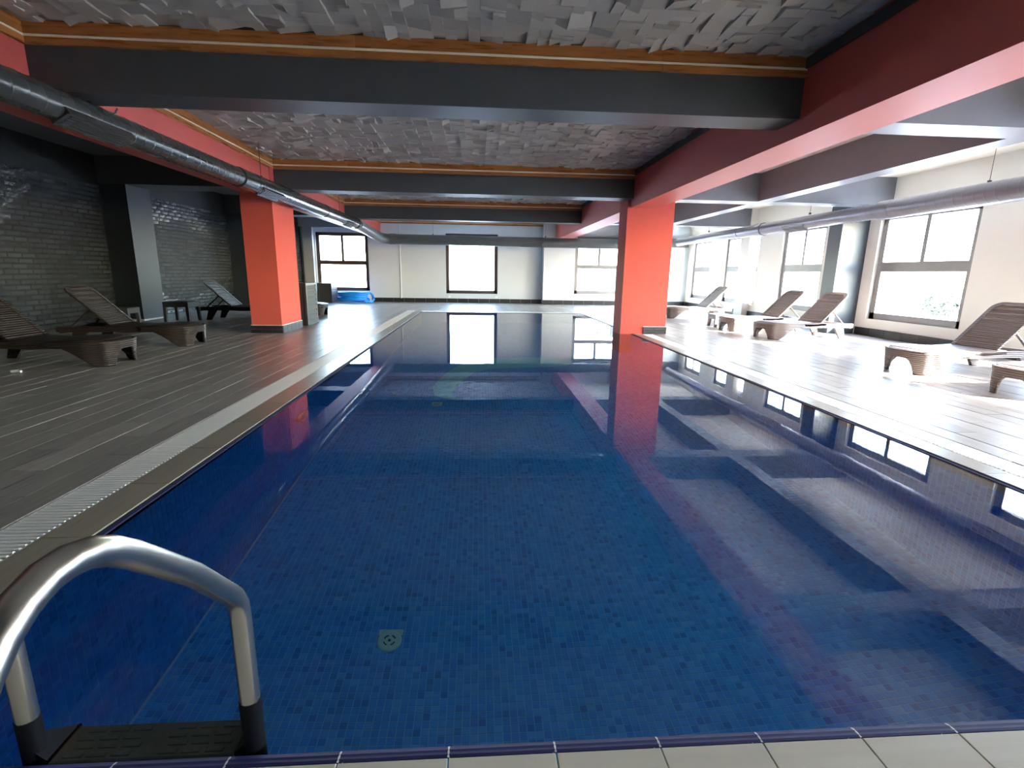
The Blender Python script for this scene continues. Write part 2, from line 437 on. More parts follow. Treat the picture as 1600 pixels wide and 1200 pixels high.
# long copings and gratings
def coping(x_in, x_out, label):
    lo, hi = min(x_in, x_out), max(x_in, x_out)
    s = 1 if x_in < x_out else -1
    base = struct(MB().box(lo, hi, 1.0, PY1 + 0.5, -0.16, -0.012), 'pool_coping', M['grout'], label, 'pool edge')
    y = 1.0; L = 0.6
    xe = x_in + s * 0.038
    while y < PY1 + 0.5 - 1e-6:
        y2 = min(y + L, PY1 + 0.5)
        a, b = min(xe, x_out), max(xe, x_out)
        MB().bevbox(a + 0.002, b - 0.002, y + 0.002, y2 - 0.002, -0.012, random.uniform(-0.001, 0.0005), 0.0008).build('coping_tile', M['coping'], base)
        a, b = min(xe, x_in), max(xe, x_in)
        MB().bevbox(a, b, y + 0.003, y2 - 0.003, -0.05, -0.006, 0.002).build('nosing_tile', M['nosing_y'], base)
        y = y2
    return base
coping(PX0, GX0, 'long beige coping with dark blue rim on the left pool edge')
coping(PX1, GR0, 'pale stone coping along the right pool edge by the red column')
farc = struct(MB().box(PX0, PX1, PY1, PY1 + 0.27, -0.16, -0.012), 'pool_coping', M['grout'], 'pale coping across the far end of the pool', 'pool edge')
for k in range(8):
    xa = PX0 + (PX1 - PX0) * k / 8; xb = PX0 + (PX1 - PX0) * (k + 1) / 8
    MB().bevbox(xa + 0.002, xb - 0.002, PY1 + 0.038, PY1 + 0.268, -0.012, 0.0, 0.002).build('coping_tile', M['coping_x'], farc)
    MB().bevbox(xa + 0.002, xb - 0.002, PY1, PY1 + 0.038, -0.05, -0.005, 0.006).build('nosing_tile', M['nosing'], farc)

def grating(x0, x1, y0, y1, label, holes=(), parts=290, across=False):
    """white slatted overflow grating: slats run across the channel"""
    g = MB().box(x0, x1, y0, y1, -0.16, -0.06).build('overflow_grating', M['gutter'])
    tag(g, label, 'grating', kind=None)
    rails = MB()
    if across:
        for yy in (y0 + 0.004, y1 - 0.012): rails.box(x0, x1, yy, yy + 0.008, -0.06, -0.004)
    else:
        for xx in (x0 + 0.004, x1 - 0.012): rails.box(xx, xx + 0.008, y0, y1, -0.06, -0.004)
    rails.build('edge_rail', M['grate'], g)
    p = 0.0305; W = 0.0165
    if across:
        me = MB().bevbox(-W / 2, W / 2, y0 + 0.012, y1 - 0.012, -0.04, 0.001, 0.004).mesh('slat', M['grate']); a0, a1 = x0, x1
    else:
        me = MB().bevbox(x0 + 0.012, x1 - 0.012, -W / 2, W / 2, -0.04, 0.001, 0.004).mesh('slat', M['grate']); a0, a1 = y0, y1
    n = 0; rest = []
    y = a0 + p / 2
    while y < a1:
        if not any(h[0] < y < h[1] for h in holes):
            if n < parts:
                link('slat', me, g, (y, 0, 0) if across else (0, y, 0)); n += 1
            else:
                rest.append((y - W / 2, y0 + 0.012, -0.04, y + W / 2, y1 - 0.012, 0.001) if across else (x0 + 0.012, y - W / 2, -0.04, x1 - 0.012, y + W / 2, 0.001))
        y += p
    if rest:
        r = np.array(rest); np_boxes('slat_field', M['grate'], r[:, :3], r[:, 3:], g, 0.004)
    return g
grating(GX1, GX0, 1.0, 15.82, 'white slatted overflow grating beside the left coping of the pool')
grating(GR0, GR1, 1.0, 15.82, 'white slatted overflow grating in bright light right of the pool', holes=((10.2, 10.9),), parts=290)
grating(GX1, GR1, 15.82, 16.06, 'white slatted overflow grating across the far pool end', parts=0, across=True)

# ---------------------------------------------------------------- pool basin, mosaic and water
def fz(y): return -1.57 - 0.075 * y
M['mos_floor'] = mosaic('mosaic_floor', 0, 1, PX0, PY0)
M['mos_side'] = mosaic('mosaic_side', 1, 2, PY0, -0.05)
M['mos_end'] = mosaic('mosaic_end', 0, 2, PX0, -0.05)
basin = MB()
basin.quad((PX0, PY0, fz(PY0)), (PX1, PY0, fz(PY0)), (PX1, PY1, fz(PY1)), (PX0, PY1, fz(PY1)))
bas = struct(basin, 'pool_basin', M['mos_floor'], 'blue mosaic floor and walls of the pool under the water', 'pool')
for xx, nm in ((PX0, 1), (PX1, -1)):
    q = [(xx, PY0, -0.05), (xx, PY0, fz(PY0)), (xx, PY1, fz(PY1)), (xx, PY1, -0.05)]
    mb = MB(); mb.quad(*(q if nm > 0 else q[::-1])); mb.build('side_wall', M['mos_side'], bas)
for yy, nm in ((PY0, -1), (PY1, 1)):
    q = [(PX0, yy, -0.05), (PX1, yy, -0.05), (PX1, yy, fz(yy)), (PX0, yy, fz(yy))]
    mb = MB(); mb.quad(*(q if nm > 0 else q[::-1])); mb.build('end_wall', M['mos_end'], bas)
GAP = 0.0019; TH = 0.003
nx = int((PX1 - PX0) / PITCH_T); ny = int((7.2 - PY0) / PITCH_T)
ft = MB().bevbox(GAP, PITCH_T - GAP, GAP, PITCH_T - GAP, 0.0, TH, 0.0008).mesh('floor_tile', M['mos_floor'])
slope = math.atan(-0.075)
ii, jj = np.meshgrid(np.arange(nx), np.arange(ny), indexing='ij')
ii = ii.ravel(); jj = jj.ravel()
X = PX0 + ii * PITCH_T; Y = PY0 + jj * PITCH_T
dist = (X - 0.25) ** 2 + (Y - 2.05) ** 2
order = np.argsort(dist); sel = order[:290]; oth = order[290:]
for k in sel:
    o = link('floor_tile', ft, bas, (float(X[k]), float(Y[k]), fz(float(Y[k]))))
    o.rotation_euler = (slope, 0, 0)
lo = np.stack([X[oth] + GAP, Y[oth] + GAP, np.zeros(len(oth))], 1); hi = np.stack([X[oth] + PITCH_T - GAP, Y[oth] + PITCH_T - GAP, np.full(len(oth), TH)], 1)
o = np_boxes('floor_tile_field', M['mos_floor'], lo, hi, bas, 0.0008)
co = np.zeros(len(o.data.vertices) * 3, dtype=np.float32); o.data.vertices.foreach_get('co', co); co = co.reshape(-1, 3)
co[:, 2] += -1.57 - 0.075 * co[:, 1]; o.data.vertices.foreach_set('co', co.ravel()); o.data.update()
# left wall tiles (built as boxes lying on x)
ny2 = int((5.6 - PY0) / PITCH_T); nz2 = 44
jj, kk = np.meshgrid(np.arange(ny2), np.arange(nz2), indexing='ij'); jj = jj.ravel(); kk = kk.ravel()
Y = PY0 + jj * PITCH_T; Z = -0.05 - (kk + 1) * PITCH_T
keep = Z > fz(Y) - 0.02; Y = Y[keep]; Z = Z[keep]
od = np.argsort((Y - 2.5) ** 2 + (0.5 * (Z + 0.35)) ** 2); Yp, Zp = Y[od[:290]], Z[od[:290]]; Y, Z = Y[od[290:]], Z[od[290:]]
n = len(Y); b = 0.0008
P = lambda x, y, z: np.stack([np.full(n, x), y, z], 1)
y0, y1, z0, z1 = Y + GAP, Y + PITCH_T - GAP, Z + GAP, Z + PITCH_T - GAP
V = np.stack([P(PX0, y0, z0), P(PX0, y1, z0), P(PX0, y1, z1), P(PX0, y0, z1), P(PX0 + TH, y0 + b, z0 + b), P(PX0 + TH, y1 - b, z0 + b), P(PX0 + TH, y1 - b, z1 - b), P(PX0 + TH, y0 + b, z1 - b)], 1).reshape(-1, 3)
q = np.array([(4, 5, 6, 7), (0, 1, 5, 4), (1, 2, 6, 5), (2, 3, 7, 6), (3, 0, 4, 7)])
np_mesh('wall_tile_field', M['mos_side'], V, (q[None] + 8 * np.arange(n)[:, None, None]).reshape(-1, 4), bas)

wt_me = MB(); g0, g1 = GAP, PITCH_T - GAP
wt_me.v = [(0, g0, g0), (0, g1, g0), (0, g1, g1), (0, g0, g1), (TH, g0 + b, g0 + b), (TH, g1 - b, g0 + b), (TH, g1 - b, g1 - b), (TH, g0 + b, g1 - b)]
wt_me.f = [tuple(int(i) for i in r_) for r_ in q]; wt_me.sm = [False] * 5
wt_me = wt_me.mesh('wall_tile', M['mos_side'])
for yy, zz in zip(Yp, Zp): link('wall_tile', wt_me, bas, (PX0, float(yy), float(zz)))

# teal mosaic ribbon laid into the floor
def ribbon(pts, wd):
    mb = MB(); L = []; R_ = []
    for i, (x, y) in enumerate(pts):
        a = Vector(pts[max(i - 1, 0)]); b_ = Vector(pts[min(i + 1, len(pts) - 1)])
        d = (b_ - a).normalized(); nrm = Vector((-d.y, d.x))
        ww = wd[i] / 2
        for lst, sg in ((L, 1), (R_, -1)):
            px, py = x + sg * nrm.x * ww, y + sg * nrm.y * ww
            lst.append((px, py, fz(py) + 0.005))
    mb.grid([L, R_], smooth=False)
    return mb
ribbon([(-0.30, 6.95), (-0.52, 7.2), (-0.52, 7.6), (-0.42, 8.1), (-0.28, 8.6), (-0.02, 9.05), (0.4, 9.3), (1.0, 9.35), (1.5, 9.4), (1.75, 9.6)],
       [0.05, 0.24, 0.36, 0.40, 0.46, 0.7, 0.9, 0.9, 0.8, 0.3]).build('mosaic_ribbon', M['teal'], bas)

for sx_ in (PX0,):
    mb = MB(); sg = 1 if sx_ < 0 else -1
    mb.quad((sx_ + sg * 0.004, PY0, fz(PY0) + 0.014), (sx_ + sg * 0.016, PY0, fz(PY0) + 0.006), (sx_ + sg * 0.016, PY1, fz(PY1) + 0.006), (sx_ + sg * 0.004, PY1, fz(PY1) + 0.014))
    mb.build('seam_strip', M['seam'], bas)
wt = MB()
wt.quad((PX0, PY0 - 0.02, -0.011), (PX1, PY0 - 0.02, -0.011), (PX1, PY1, -0.011), (PX0, PY1, -0.011))
struct(wt, 'water', M['water'], 'still clear pool water mirroring the beams and windows', 'water')

# drains and pool lamp
def drain(x, y, label):
    t = empty('floor_drain', (x, y, fz(y) + 0.004)); tag(t, label, 'drain')
    mb = MB(); rings = []
    for rr, z in ((0.075, 0.0), (0.075, 0.008), (0.066, 0.013), (0.0, 0.014)):
        rings.append([(rr * math.cos(a * PI / 16), rr * math.sin(a * PI / 16), z) for a in range(32)])
    mb.grid(rings, closed_v=True); mb.build('cover', M['drain'], t)
    for k in range(4):
        a0 = k * PI / 2 + 0.35; pts = []
        for j in range(7):
            a = a0 + j * 0.14
            pts.append((0.034 * math.cos(a), 0.034 * math.sin(a), 0.0165))
        MB().tube(pts, 0.0035, 6).build('slot', M['drain_dark'], t)
    MB().tube([(0, 0, 0.012), (0, 0, 0.018)], 0.008, 10).build('screw', M['drain_dark'], t)
    MB().box(-0.075, 0.075, 0.04, 0.085, 0, 0.006).build('tab', M['drain'], t)
drain(-0.545, 2.73, 'round pale green drain cover on the pool floor, nearest')
drain(-0.57, 6.76, 'small distant round drain cover on the deep pool floor')
def pool_lamp(y, z, label):
    t = empty('pool_lamp', (PX0, y, z)); tag(t, label, 'lamp')
    mb = MB(); rings = []
    for rr, x in ((0.13, 0.0), (0.13, 0.02), (0.115, 0.04), (0.09, 0.045), (0.085, 0.035)):
        rings.append([(x, rr * math.cos(a * PI / 16), rr * math.sin(a * PI / 16)) for a in range(32)])
    mb.grid(rings, closed_v=True); mb.build('bezel', M['fixture'], t)
    mb = MB(); rings = []
    for rr, x in ((0.086, 0.036), (0.06, 0.05), (0.03, 0.056), (0.0, 0.058)):
        rings.append([(x, rr * math.cos(a * PI / 16), rr * math.sin(a * PI / 16)) for a in range(32)])
    mb.grid(rings, closed_v=True); mb.build('lens', M['chalk'], t)
pool_lamp(4.82, -0.63, 'round cream underwater lamp set in the left pool wall')

# ---------------------------------------------------------------- walls, ceiling slabs, beams, columns
def brick_wall(parent, x, y0, y1, z0, z1, face, near_y, parts=290, bl=0.27, bh=0.07, gap=0.024):
    """painted bricks standing proud of the mortar; face = +1 looks to +x"""
    cells = []
    row = 0; z = z0
    while z < z1 - 0.02:
        zt = min(z + bh, z1)
        y = y0 - (row % 2) * (bl + gap) / 2 + random.uniform(-0.03, 0.03)
        while y < y1:
            a, b_ = max(y, y0), min(y + bl + random.uniform(-0.03, 0.012), y1)
            if b_ - a > 0.04: cells.append((a, b_, z, zt))
            y += bl + gap
        z += bh + gap; row += 1
    cells.sort(key=lambda c: near_y(c))
    var = []
    for k in range(6):
        mb = MB(); b = 0.008
        J = lambda s_: random.uniform(-s_, s_)
        d = 0.008
        v = [(0, -.5, -.5), (0, .5, -.5), (0, .5, .5), (0, -.5, .5)]
        t_ = [(d + J(.0035), -.482 + J(.012), -.45 + J(.03)), (d + J(.0035), .482 + J(.012), -.45 + J(.03)), (d + J(.0035), .482 + J(.012), .45 + J(.03)), (d + J(.0035), -.482 + J(.012), .45 + J(.03))]
        mb.v = v + t_; mb.f = [(4, 5, 6, 7), (0, 1, 5, 4), (1, 2, 6, 5), (2, 3, 7, 6), (3, 0, 4, 7)]; mb.sm = [False] * 5
        var.append(mb)
    meshes = [m_.mesh('brick', M['brick']) for m_ in var]
    for c in cells[:parts]:
        o = link('brick', random.choice(meshes), parent, (x, (c[0] + c[1]) / 2, (c[2] + c[3]) / 2))
        o.scale = (1, c[1] - c[0], c[3] - c[2])
    rest = cells[parts:]
    if rest:
        VV = []; FF = []
        base_q = np.array(var[0].f)
        for i, c in enumerate(rest):
            vv = np.array(random.choice(var).v) * np.array([1, c[1] - c[0], c[3] - c[2]]) + np.array([x, (c[0] + c[1]) / 2, (c[2] + c[3]) / 2])
            VV.append(vv); FF.append(base_q + 8 * i)
        np_mesh('brick_field', M['brick'], np.concatenate(VV), np.concatenate(FF), parent)

wl1 = struct(MB().box(XL - 0.2, XL, 0.5, 12.15, -0.1, 3.55), 'wall_left', M['mortar'], 'dark painted brick wall behind the two nearest loungers', 'wall')
brick_wall(wl1, XL, 7.6, 12.1, 0.02, 2.95, 1, lambda c: -c[1] * 0.55 + abs(c[2] - 1.0) * 0.6)
wl2 = struct(MB().box(XL - 0.2, XL, 12.9, 18.4, -0.1, 3.55), 'wall_left', M['mortar'], 'shiny dark brick wall between the slate pillar and red column', 'wall')
brick_wall(wl2, XL, 12.95, 17.75, 0.02, 2.95, 1, lambda c: abs(c[2] - 1.35) + 0.25 * abs(c[0] - 14.8))
wl3 = struct(MB().box(-7.0, -6.8, 18.3, 20.7, -0.1, 3.55), 'wall_left', M['mortar'], 'narrow strip of dark brick wall seen right of the red column', 'wall')
brick_wall(wl3, -6.8, 18.4, 20.35, 0.02, 2.95, 1, lambda c: -c[1], parts=200)
struct(MB().box(-8.2, -6.8, 18.3, 18.5, -0.1, 3.55), 'wall_left_return', M['slate'], 'slate return of the left wall hidden behind the red column', 'wall')
struct(MB().box(XL - 0.2, XL, YB, 0.5, -0.1, 3.55), 'wall_left_near', M['slate'], 'plain dark left wall beside the camera', 'wall')
struct(MB().box(XL - 0.2, XR + 0.3, YB - 0.2, YB, -0.1, 3.6), 'wall_back', M['back'], 'dark wall behind the photographer', 'wall')

def pillar(x0, x1, y0, y1, zt, m, label, z0=0.0):
    return struct(MB().box(x0, x1, y0, y1, z0, zt), 'pillar', M[m], label, 'pillar')
pl_ = pillar(XL, -7.64, 12.1, 12.92, 2.95, 'slate_dark', 'slate grey pillar standing out of the left brick wall')
MB().box(XL, -7.62, 12.08, 12.94, 0.0, 0.035).build('skirting', M['white_grout'], pl_)
pillar(XL, -7.64, 17.75, 18.4, 2.95, 'slate_dark', 'dark slate pillar half hidden behind the left red column')
pillar(-6.66, -6.3, 20.3, 20.6, 2.78, 'midgrey', 'slate grey pillar at the left of the far corner window')

# ceilings
struct(MB().box(XL, LBX0, YB, 20.7, 3.52, 3.7), 'ceiling', M['ceil_left'], 'plain grey ceiling over the left loungers', 'ceiling')
struct(MB().box(RBX1, XR + 0.2, YB, 20.7, 3.17, 3.4), 'ceiling', M['ceil_right'], 'cream ceiling panels over the right deck', 'ceiling')
struct(MB().box(LBX0, RBX1, YB, 20.7, 3.42, 3.7), 'ceiling', M['tileback'], 'dark ceiling slab above the block panels', 'ceiling')

# red longitudinal beams
struct(MB().box(LBX0, LBX1, YB, YF + 0.4, 2.54, 3.6), 'beam', M['red'], 'red painted beam along the left side of the pool', 'beam')
struct(MB().box(RBX0, RBX1, YB, 20.15, 2.49, 3.6), 'beam', M['red'], 'red painted beam along the right side with pink lit underside', 'beam')
names = ['dark cross beam behind the photographer', 'dark grey cross beam nearest in view', 'dark grey cross beam at the red columns', 'dark grey cross beam farthest in view']
for (a, b_), nm in zip(BEAMS, names):
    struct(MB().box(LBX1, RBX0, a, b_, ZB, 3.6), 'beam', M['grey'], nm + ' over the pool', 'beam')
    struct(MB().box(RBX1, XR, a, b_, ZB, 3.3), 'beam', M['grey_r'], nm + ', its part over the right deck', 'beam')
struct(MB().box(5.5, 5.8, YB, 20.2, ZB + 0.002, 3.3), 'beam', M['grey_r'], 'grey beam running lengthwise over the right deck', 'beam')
struct(MB().box(XL, LBX0, 12.1, 12.92, 2.95, 3.6), 'beam', M['grey'], 'dark beam from the slate pillar to the left red beam', 'beam')
struct(MB().box(XL, LBX0, 6.3, 6.7, 2.95, 3.6), 'beam', M['grey'], 'dark beam over the nearest loungers, out of view', 'beam')
struct(MB().box(XL, LBX0, 17.75, 18.4, 2.95, 3.6), 'beam', M['grey'], 'dark beam over the left deck behind the red column', 'beam')

def column(x0, x1, y0, y1, zt, zb, label, tiles):
    c = struct(MB().box(x0, x1, y0, y1, zb, zt), 'column', M['red_col'], label, 'column')
    for (axis, a0, a1, fixed, sgn) in tiles:
        L = 0.2; h = 0.145
        n_ = max(1, round((a1 - a0) / L)); st = (a1 - a0) / n_
        for rr_ in range(2):
            for k in range(n_):
                p0, p1 = a0 + k * st + 0.003, a0 + (k + 1) * st - 0.003
                z0_, z1_ = 0.001 + rr_ * h / 2, (rr_ + 1) * h / 2 - 0.003
                d = 0.022
                if axis == 'x': MB().box(p0, p1, min(fixed, fixed + sgn * d), max(fixed, fixed + sgn * d), z0_, z1_).build('base_tile', M['base_tile'], c)
                else: MB().box(min(fixed, fixed + sgn * d), max(fixed, fixed + sgn * d), p0, p1, z0_, z1_).build('base_tile', M['base_tile'], c)
        if axis == 'x': MB().box(a0, a1, min(fixed, fixed + sgn * 0.024), max(fixed, fixed + sgn * 0.024), h, h + 0.008).build('base_strip', M['white_grout'], c)
        else: MB().box(min(fixed, fixed + sgn * 0.024), max(fixed, fixed + sgn * 0.024), a0, a1, h, h + 0.008).build('base_strip', M['white_grout'], c)
    return c
column(-4.32, LBX1 + 0.012, 9.94, 11.02, 3.0, -0.02, 'red column standing on the plank floor left of the pool',
       [('x', -4.34, -3.74, 9.94, -1), ('y', 9.94, 11.02, LBX1 + 0.012, 1)])
column(2.94, 3.89, 10.28, 10.85, 3.17, -2.6, 'red column standing at the pool edge with one side in the water',
       [('x', 3.42, 3.91, 10.28, -1), ('y', 10.28, 10.85, 3.89, 1)])

# ---------------------------------------------------------------- block ceilings with pine trims
def block_variant():
    mb = MB(); h = [random.uniform(0.02, 0.085) for _ in range(4)]
    if random.random() < 0.55:          # tilted plane
        a, b_ = random.uniform(-0.02, 0.02), random.uniform(-0.02, 0.02); c = random.uniform(0.04, 0.065)
        h = [max(0.008, c + sx_ * a + sy_ * b_) for sx_, sy_ in ((-1, -1), (1, -1), (1, 1), (-1, 1))]
    else:
        c = random.uniform(0.025, 0.07); h = [c] * 4
    q = 0.494
    bp = [(-q, -q), (q, -q), (q, q), (-q, q)]
    mb.v = [(x, y, 0.0) for x, y in bp] + [(x, y, -hh) for (x, y), hh in zip(bp, h)]
    mb.f = [(7, 6, 5, 4), (0, 4, 5, 1), (1, 5, 6, 2), (2, 6, 7, 3), (3, 7, 4, 0)]; mb.sm = [False] * 5
    return mb
BV = [block_variant() for _ in range(18)]
BM = [v.mesh('ceiling_block', M['tile3d']) for v in BV]
def bay(y0, y1, label, key, parts):
    x0, x1 = LBX1, RBX0
    zb = ZT + 0.05
    base = struct(MB().box(x0, x1, y0, y1, zb, zb + 0.03), 'ceiling', M['tileback'], label, 'ceiling')
    u = 0.1
    nx_, ny_ = int(round((x1 - x0) / u)), int(round((y1 - y0) / u))
    ux, uy = (x1 - x0) / nx_, (y1 - y0) / ny_
    used = np.zeros((nx_, ny_), bool); cells = []
    for j in range(ny_):
        for i in range(nx_):
            if used[i, j]: continue
            r_ = random.random()
            if r_ < 0.60: s_ = (2, 2)
            elif r_ < 0.72: s_ = (1, 2)
            elif r_ < 0.86: s_ = (2, 1)
            else: s_ = (1, 1)
            while i + s_[0] > nx_ or j + s_[1] > ny_ or used[i:i + s_[0], j:j + s_[1]].any():
                s_ = (1, 2) if (s_ == (2, 2)) else (1, 1)
            used[i:i + s_[0], j:j + s_[1]] = True
            cells.append((x0 + i * ux, x0 + (i + s_[0]) * ux, y0 + j * uy, y0 + (j + s_[1]) * uy))
    cells.sort(key=key)
    VV = []; FF = []; n_ = 0
    for k, c in enumerate(cells):
        v = random.randrange(len(BV)); rot = random.randrange(4)
        cx, cyy = (c[0] + c[1]) / 2, (c[2] + c[3]) / 2
        sx_, sy_ = c[1] - c[0], c[3] - c[2]
        if rot % 2: sx_, sy_ = sy_, sx_
        if k < parts:
            o = link('ceiling_block', BM[v], base, (cx, cyy, zb)); o.scale = (sx_, sy_, 1); o.rotation_euler = (0, 0, rot * PI / 2)
        else:
            a = np.array(BV[v].v) * np.array([sx_, sy_, 1])
            cs, sn = round(math.cos(rot * PI / 2)), round(math.sin(rot * PI / 2))
            a = np.stack([a[:, 0] * cs - a[:, 1] * sn + cx, a[:, 0] * sn + a[:, 1] * cs + cyy, a[:, 2] + zb], 1)
            VV.append(a); FF.append(np.array(BV[v].f) + 8 * n_); n_ += 1
    if VV: np_mesh('ceiling_block_field', M['tile3d'], np.concatenate(VV), np.concatenate(FF), base)
    return base
bay(BEAMS[0][1], BEAMS[1][0], 'grey block ceiling panel nearest, at the top of the picture', lambda c: abs(c[2] - 4.3) if c[2] > 3.4 else 50 - c[2], 295)
bay(BEAMS[1][1], BEAMS[2][0], 'grey block ceiling panel between the two nearer cross beams', lambda c: c[2] if c[2] > 6.9 else 50 - c[2], 295)
bay(BEAMS[2][1], BEAMS[3][0], 'grey block ceiling panel beyond the red columns', lambda c: c[2] if c[2] > 13.9 else 50, 140)
bay(BEAMS[3][1], YF, 'grey block ceiling panel nearest the far wall', lambda c: c[2], 0)
def trim_run(tr, along, a0, a1, fixed, sgn):
    """two pine boards with a pale bead between them"""
    zs = ((2.99, 3.045), (3.072, 3.165))
    L = 1.25; n_ = max(1, round((a1 - a0) / L)); st = (a1 - a0) / n_
    mat = M['trim'] if along == 'x' else M['trim_y']
    for k in range(n_):
        p0, p1 = a0 + k * st + 0.0015, a0 + (k + 1) * st - 0.0015
        for (z0_, z1_), d in zip(zs, (0.03, 0.022)):
            e0, e1 = min(fixed, fixed + sgn * d), max(fixed, fixed + sgn * d)
            if along == 'x': MB().box(p0, p1, e0, e1, z0_, z1_).build('board', mat, tr)
            else: MB().box(e0, e1, p0, p1, z0_, z1_).build('board', mat, tr)
    c = fixed + sgn * 0.012
    if along == 'x': MB().tube([(a0, c, 3.0585), (a1, c, 3.0585)], 0.0145, 10).build('bead', M['bead'], tr)
    else: MB().tube([(c, a0, 3.0585), (c, a1, 3.0585)], 0.0145, 10).build('bead', M['bead'], tr)
ks = ['nearest', 'second', 'third', 'farthest']
for i, (y0, y1) in enumerate([(BEAMS[0][1], BEAMS[1][0]), (BEAMS[1][1], BEAMS[2][0]), (BEAMS[2][1], BEAMS[3][0]), (BEAMS[3][1], YF)]):
    tr = empty('trim_%d' % (i + 1), ((LBX1 + RBX0) / 2, y1, 3.06)); tag(tr, 'varnished pine trim framing the %s block ceiling panel' % ks[i], 'trim', kind=S)
    tr2 = tr
    off = Vector(tr.location)
    pre = set(o.name for o in tr.children)
    trim_run(tr, 'x', LBX1, RBX0, y1, -1)
    trim_run(tr, 'x', LBX1, RBX0, y0, 1)
    trim_run(tr, 'y', y0, y1, LBX1, 1)
    MB().box(RBX0 - 0.02, RBX0, y0, y1, 3.06, 3.15).build('shadow_board', M['grey'], tr)  # dark grey strip paints the shade over the pine trim on this side
    for ch in tr.children: ch.location = -off

# ---------------------------------------------------------------- far wall and right wall with windows
def wall_cells(a0, a1, z0, z1, holes):
    """rectangles left of a wall after cutting the window holes (a-axis ranges must not overlap)"""
    out = []; p = a0
    for (h0, h1, b0, b1) in sorted(holes):
        if h0 > p: out.append((p, h0, z0, z1))
        out.append((h0, h1, z0, b0)); out.append((h0, h1, b1, z1))
        p = h1
    if p < a1: out.append((p, a1, z0, z1))
    return out
def window(n_, along, a0, a1, z0, z1, plane, inward, fm, label, rail=None, mull=True, depth=0.14):
    """frame set in the reveal; along: wall axis; plane: inner wall face; inward: direction to the room"""
    t = empty('window_%d' % n_, ((a0 + a1) / 2, plane, z0) if along == 'x' else (plane, (a0 + a1) / 2, z0)); tag(t, label, 'window', kind=S)
    off = Vector(t.location)
    p0 = plane - inward * depth; p1 = plane - inward * (depth - 0.07)
    lo_, hi_ = min(p0, p1), max(p0, p1)
    def bx(u0, u1, v0, v1, name, m, d0=lo_, d1=hi_):
        mb = MB()
        if along == 'x': mb.box(u0, u1, d0, d1, v0, v1)
        else: mb.box(d0, d1, u0, u1, v0, v1)
        o = mb.build(name, m, t); o.location = -off
    fw = 0.13
    bx(a0, a0 + fw, z0, z1, 'frame_stile', fm); bx(a1 - fw, a1, z0, z1, 'frame_stile', fm)
    bx(a0, a1, z0, z0 + fw, 'frame_rail', fm); bx(a0, a1, z1 - fw, z1, 'frame_rail', fm)
    mid = (lo_ + hi_) / 2
    g0, g1 = mid - 0.004, mid + 0.004
    if rail:
        bx(a0 + fw, a1 - fw, rail[0], rail[1], 'frame_transom', fm)
        bx(a0 + fw, a1 - fw, z0 + fw, rail[0], 'pane', M['glass'], g0, g1)
        c = (a0 + a1) / 2
        bx(c - 0.045, c + 0.045, rail[1], z1 - fw, 'frame_mullion', fm)
        bx(a0 + fw, c - 0.045, rail[1], z1 - fw, 'pane', M['glass'], g0, g1)
        bx(c + 0.045, a1 - fw, rail[1], z1 - fw, 'pane', M['glass'], g0, g1)
    else:
        bx(a0 + fw, a1 - fw, z0 + fw, z1 - fw, 'pane', M['glass'], g0, g1)
    return t
def portal(loc, sx_, sy_, direction):
    l = bpy.data.lights.new('sky_portal', 'AREA'); l.shape = 'RECTANGLE'; l.size = sx_; l.size_y = sy_
    l.cycles.is_portal = True
    o = bpy.data.objects.new('sky_portal', l); C.objects.link(o); o.location = loc
    o.rotation_euler = Vector(direction).to_track_quat('-Z', 'Z').to_euler()

FT = 0.3
W1 = (-6.25, -4.27, 0.42, 2.62); W2 = (-1.28, 0.76, 0.36, 2.66)
mb = MB()
for a0, a1, z0, z1 in wall_cells(-6.8, 2.54, -0.1, 3.6, [W1, W2]): mb.box(a0, a1, YF, YF + FT, z0, z1)
wf = struct(mb, 'wall_far', M['white'], 'white far wall left of the step with two windows', 'wall')
YF2 = 20.08
W3 = (3.78, 5.72, 0.42, 2.3)
mb = MB()
for a0, a1, z0, z1 in wall_cells(2.54, XR + 0.3, -0.1, 3.6, [W3]): mb.box(a0, a1, YF2, YF + FT, z0, z1)
wf2 = struct(mb, 'wall_far', M['white'], 'bright projecting far wall right of the step', 'wall')
struct(MB().box(-6.8, LBX0 - 0.02, 20.32, YF, 2.78, 3.13), 'trim_5', M['midgrey'], 'grey lintel above the far corner window', 'lintel')
struct(MB().box(3.85, 8.2, 19.86, YF2, 2.27, 2.6), 'trim_6', M['grey'], 'grey lintel over the far right window', 'lintel')
struct(MB().tube([(-3.05, 20.49, 0.15), (-3.05, 20.49, 3.0)], 0.02, 8), 'trim_7', M['white'], 'thin white vertical pipe on the far wall left of centre window', 'pipe')
def base_run(name, along, a0, a1, fixed, sgn, label, z1=0.165, L=0.42):
    t = empty(name, (a0, fixed, 0) if along == 'x' else (fixed, a0, 0)); tag(t, label, 'baseboard', kind=S)
    off = Vector(t.location); n_ = max(1, round((a1 - a0) / L)); st = (a1 - a0) / n_
    for k in range(n_):
        p0, p1 = a0 + k * st + 0.003, a0 + (k + 1) * st - 0.003
        e0, e1 = min(fixed, fixed + sgn * 0.018), max(fixed, fixed + sgn * 0.018)
        o = (MB().box(p0, p1, e0, e1, 0.001, z1) if along == 'x' else MB().box(e0, e1, p0, p1, 0.001, z1)).build('base_tile', M['base_tile'], t)
        o.location = -off
base_run('baseboard_far', 'x', -4.2, 2.54, YF, -1, 'black tile baseboard along the white far wall')
base_run('baseboard_far', 'x', 2.54, XR, YF2, -1, 'black tile baseboard under the far right window')
base_run('baseboard_right', 'y', 11.1, 20.0, XR, -1, 'dark tile baseboard along the far half of the right wall')
base_run('baseboard_right', 'y', 5.6, 10.6, XR, -1, 'dark tile baseboard under the big right window')

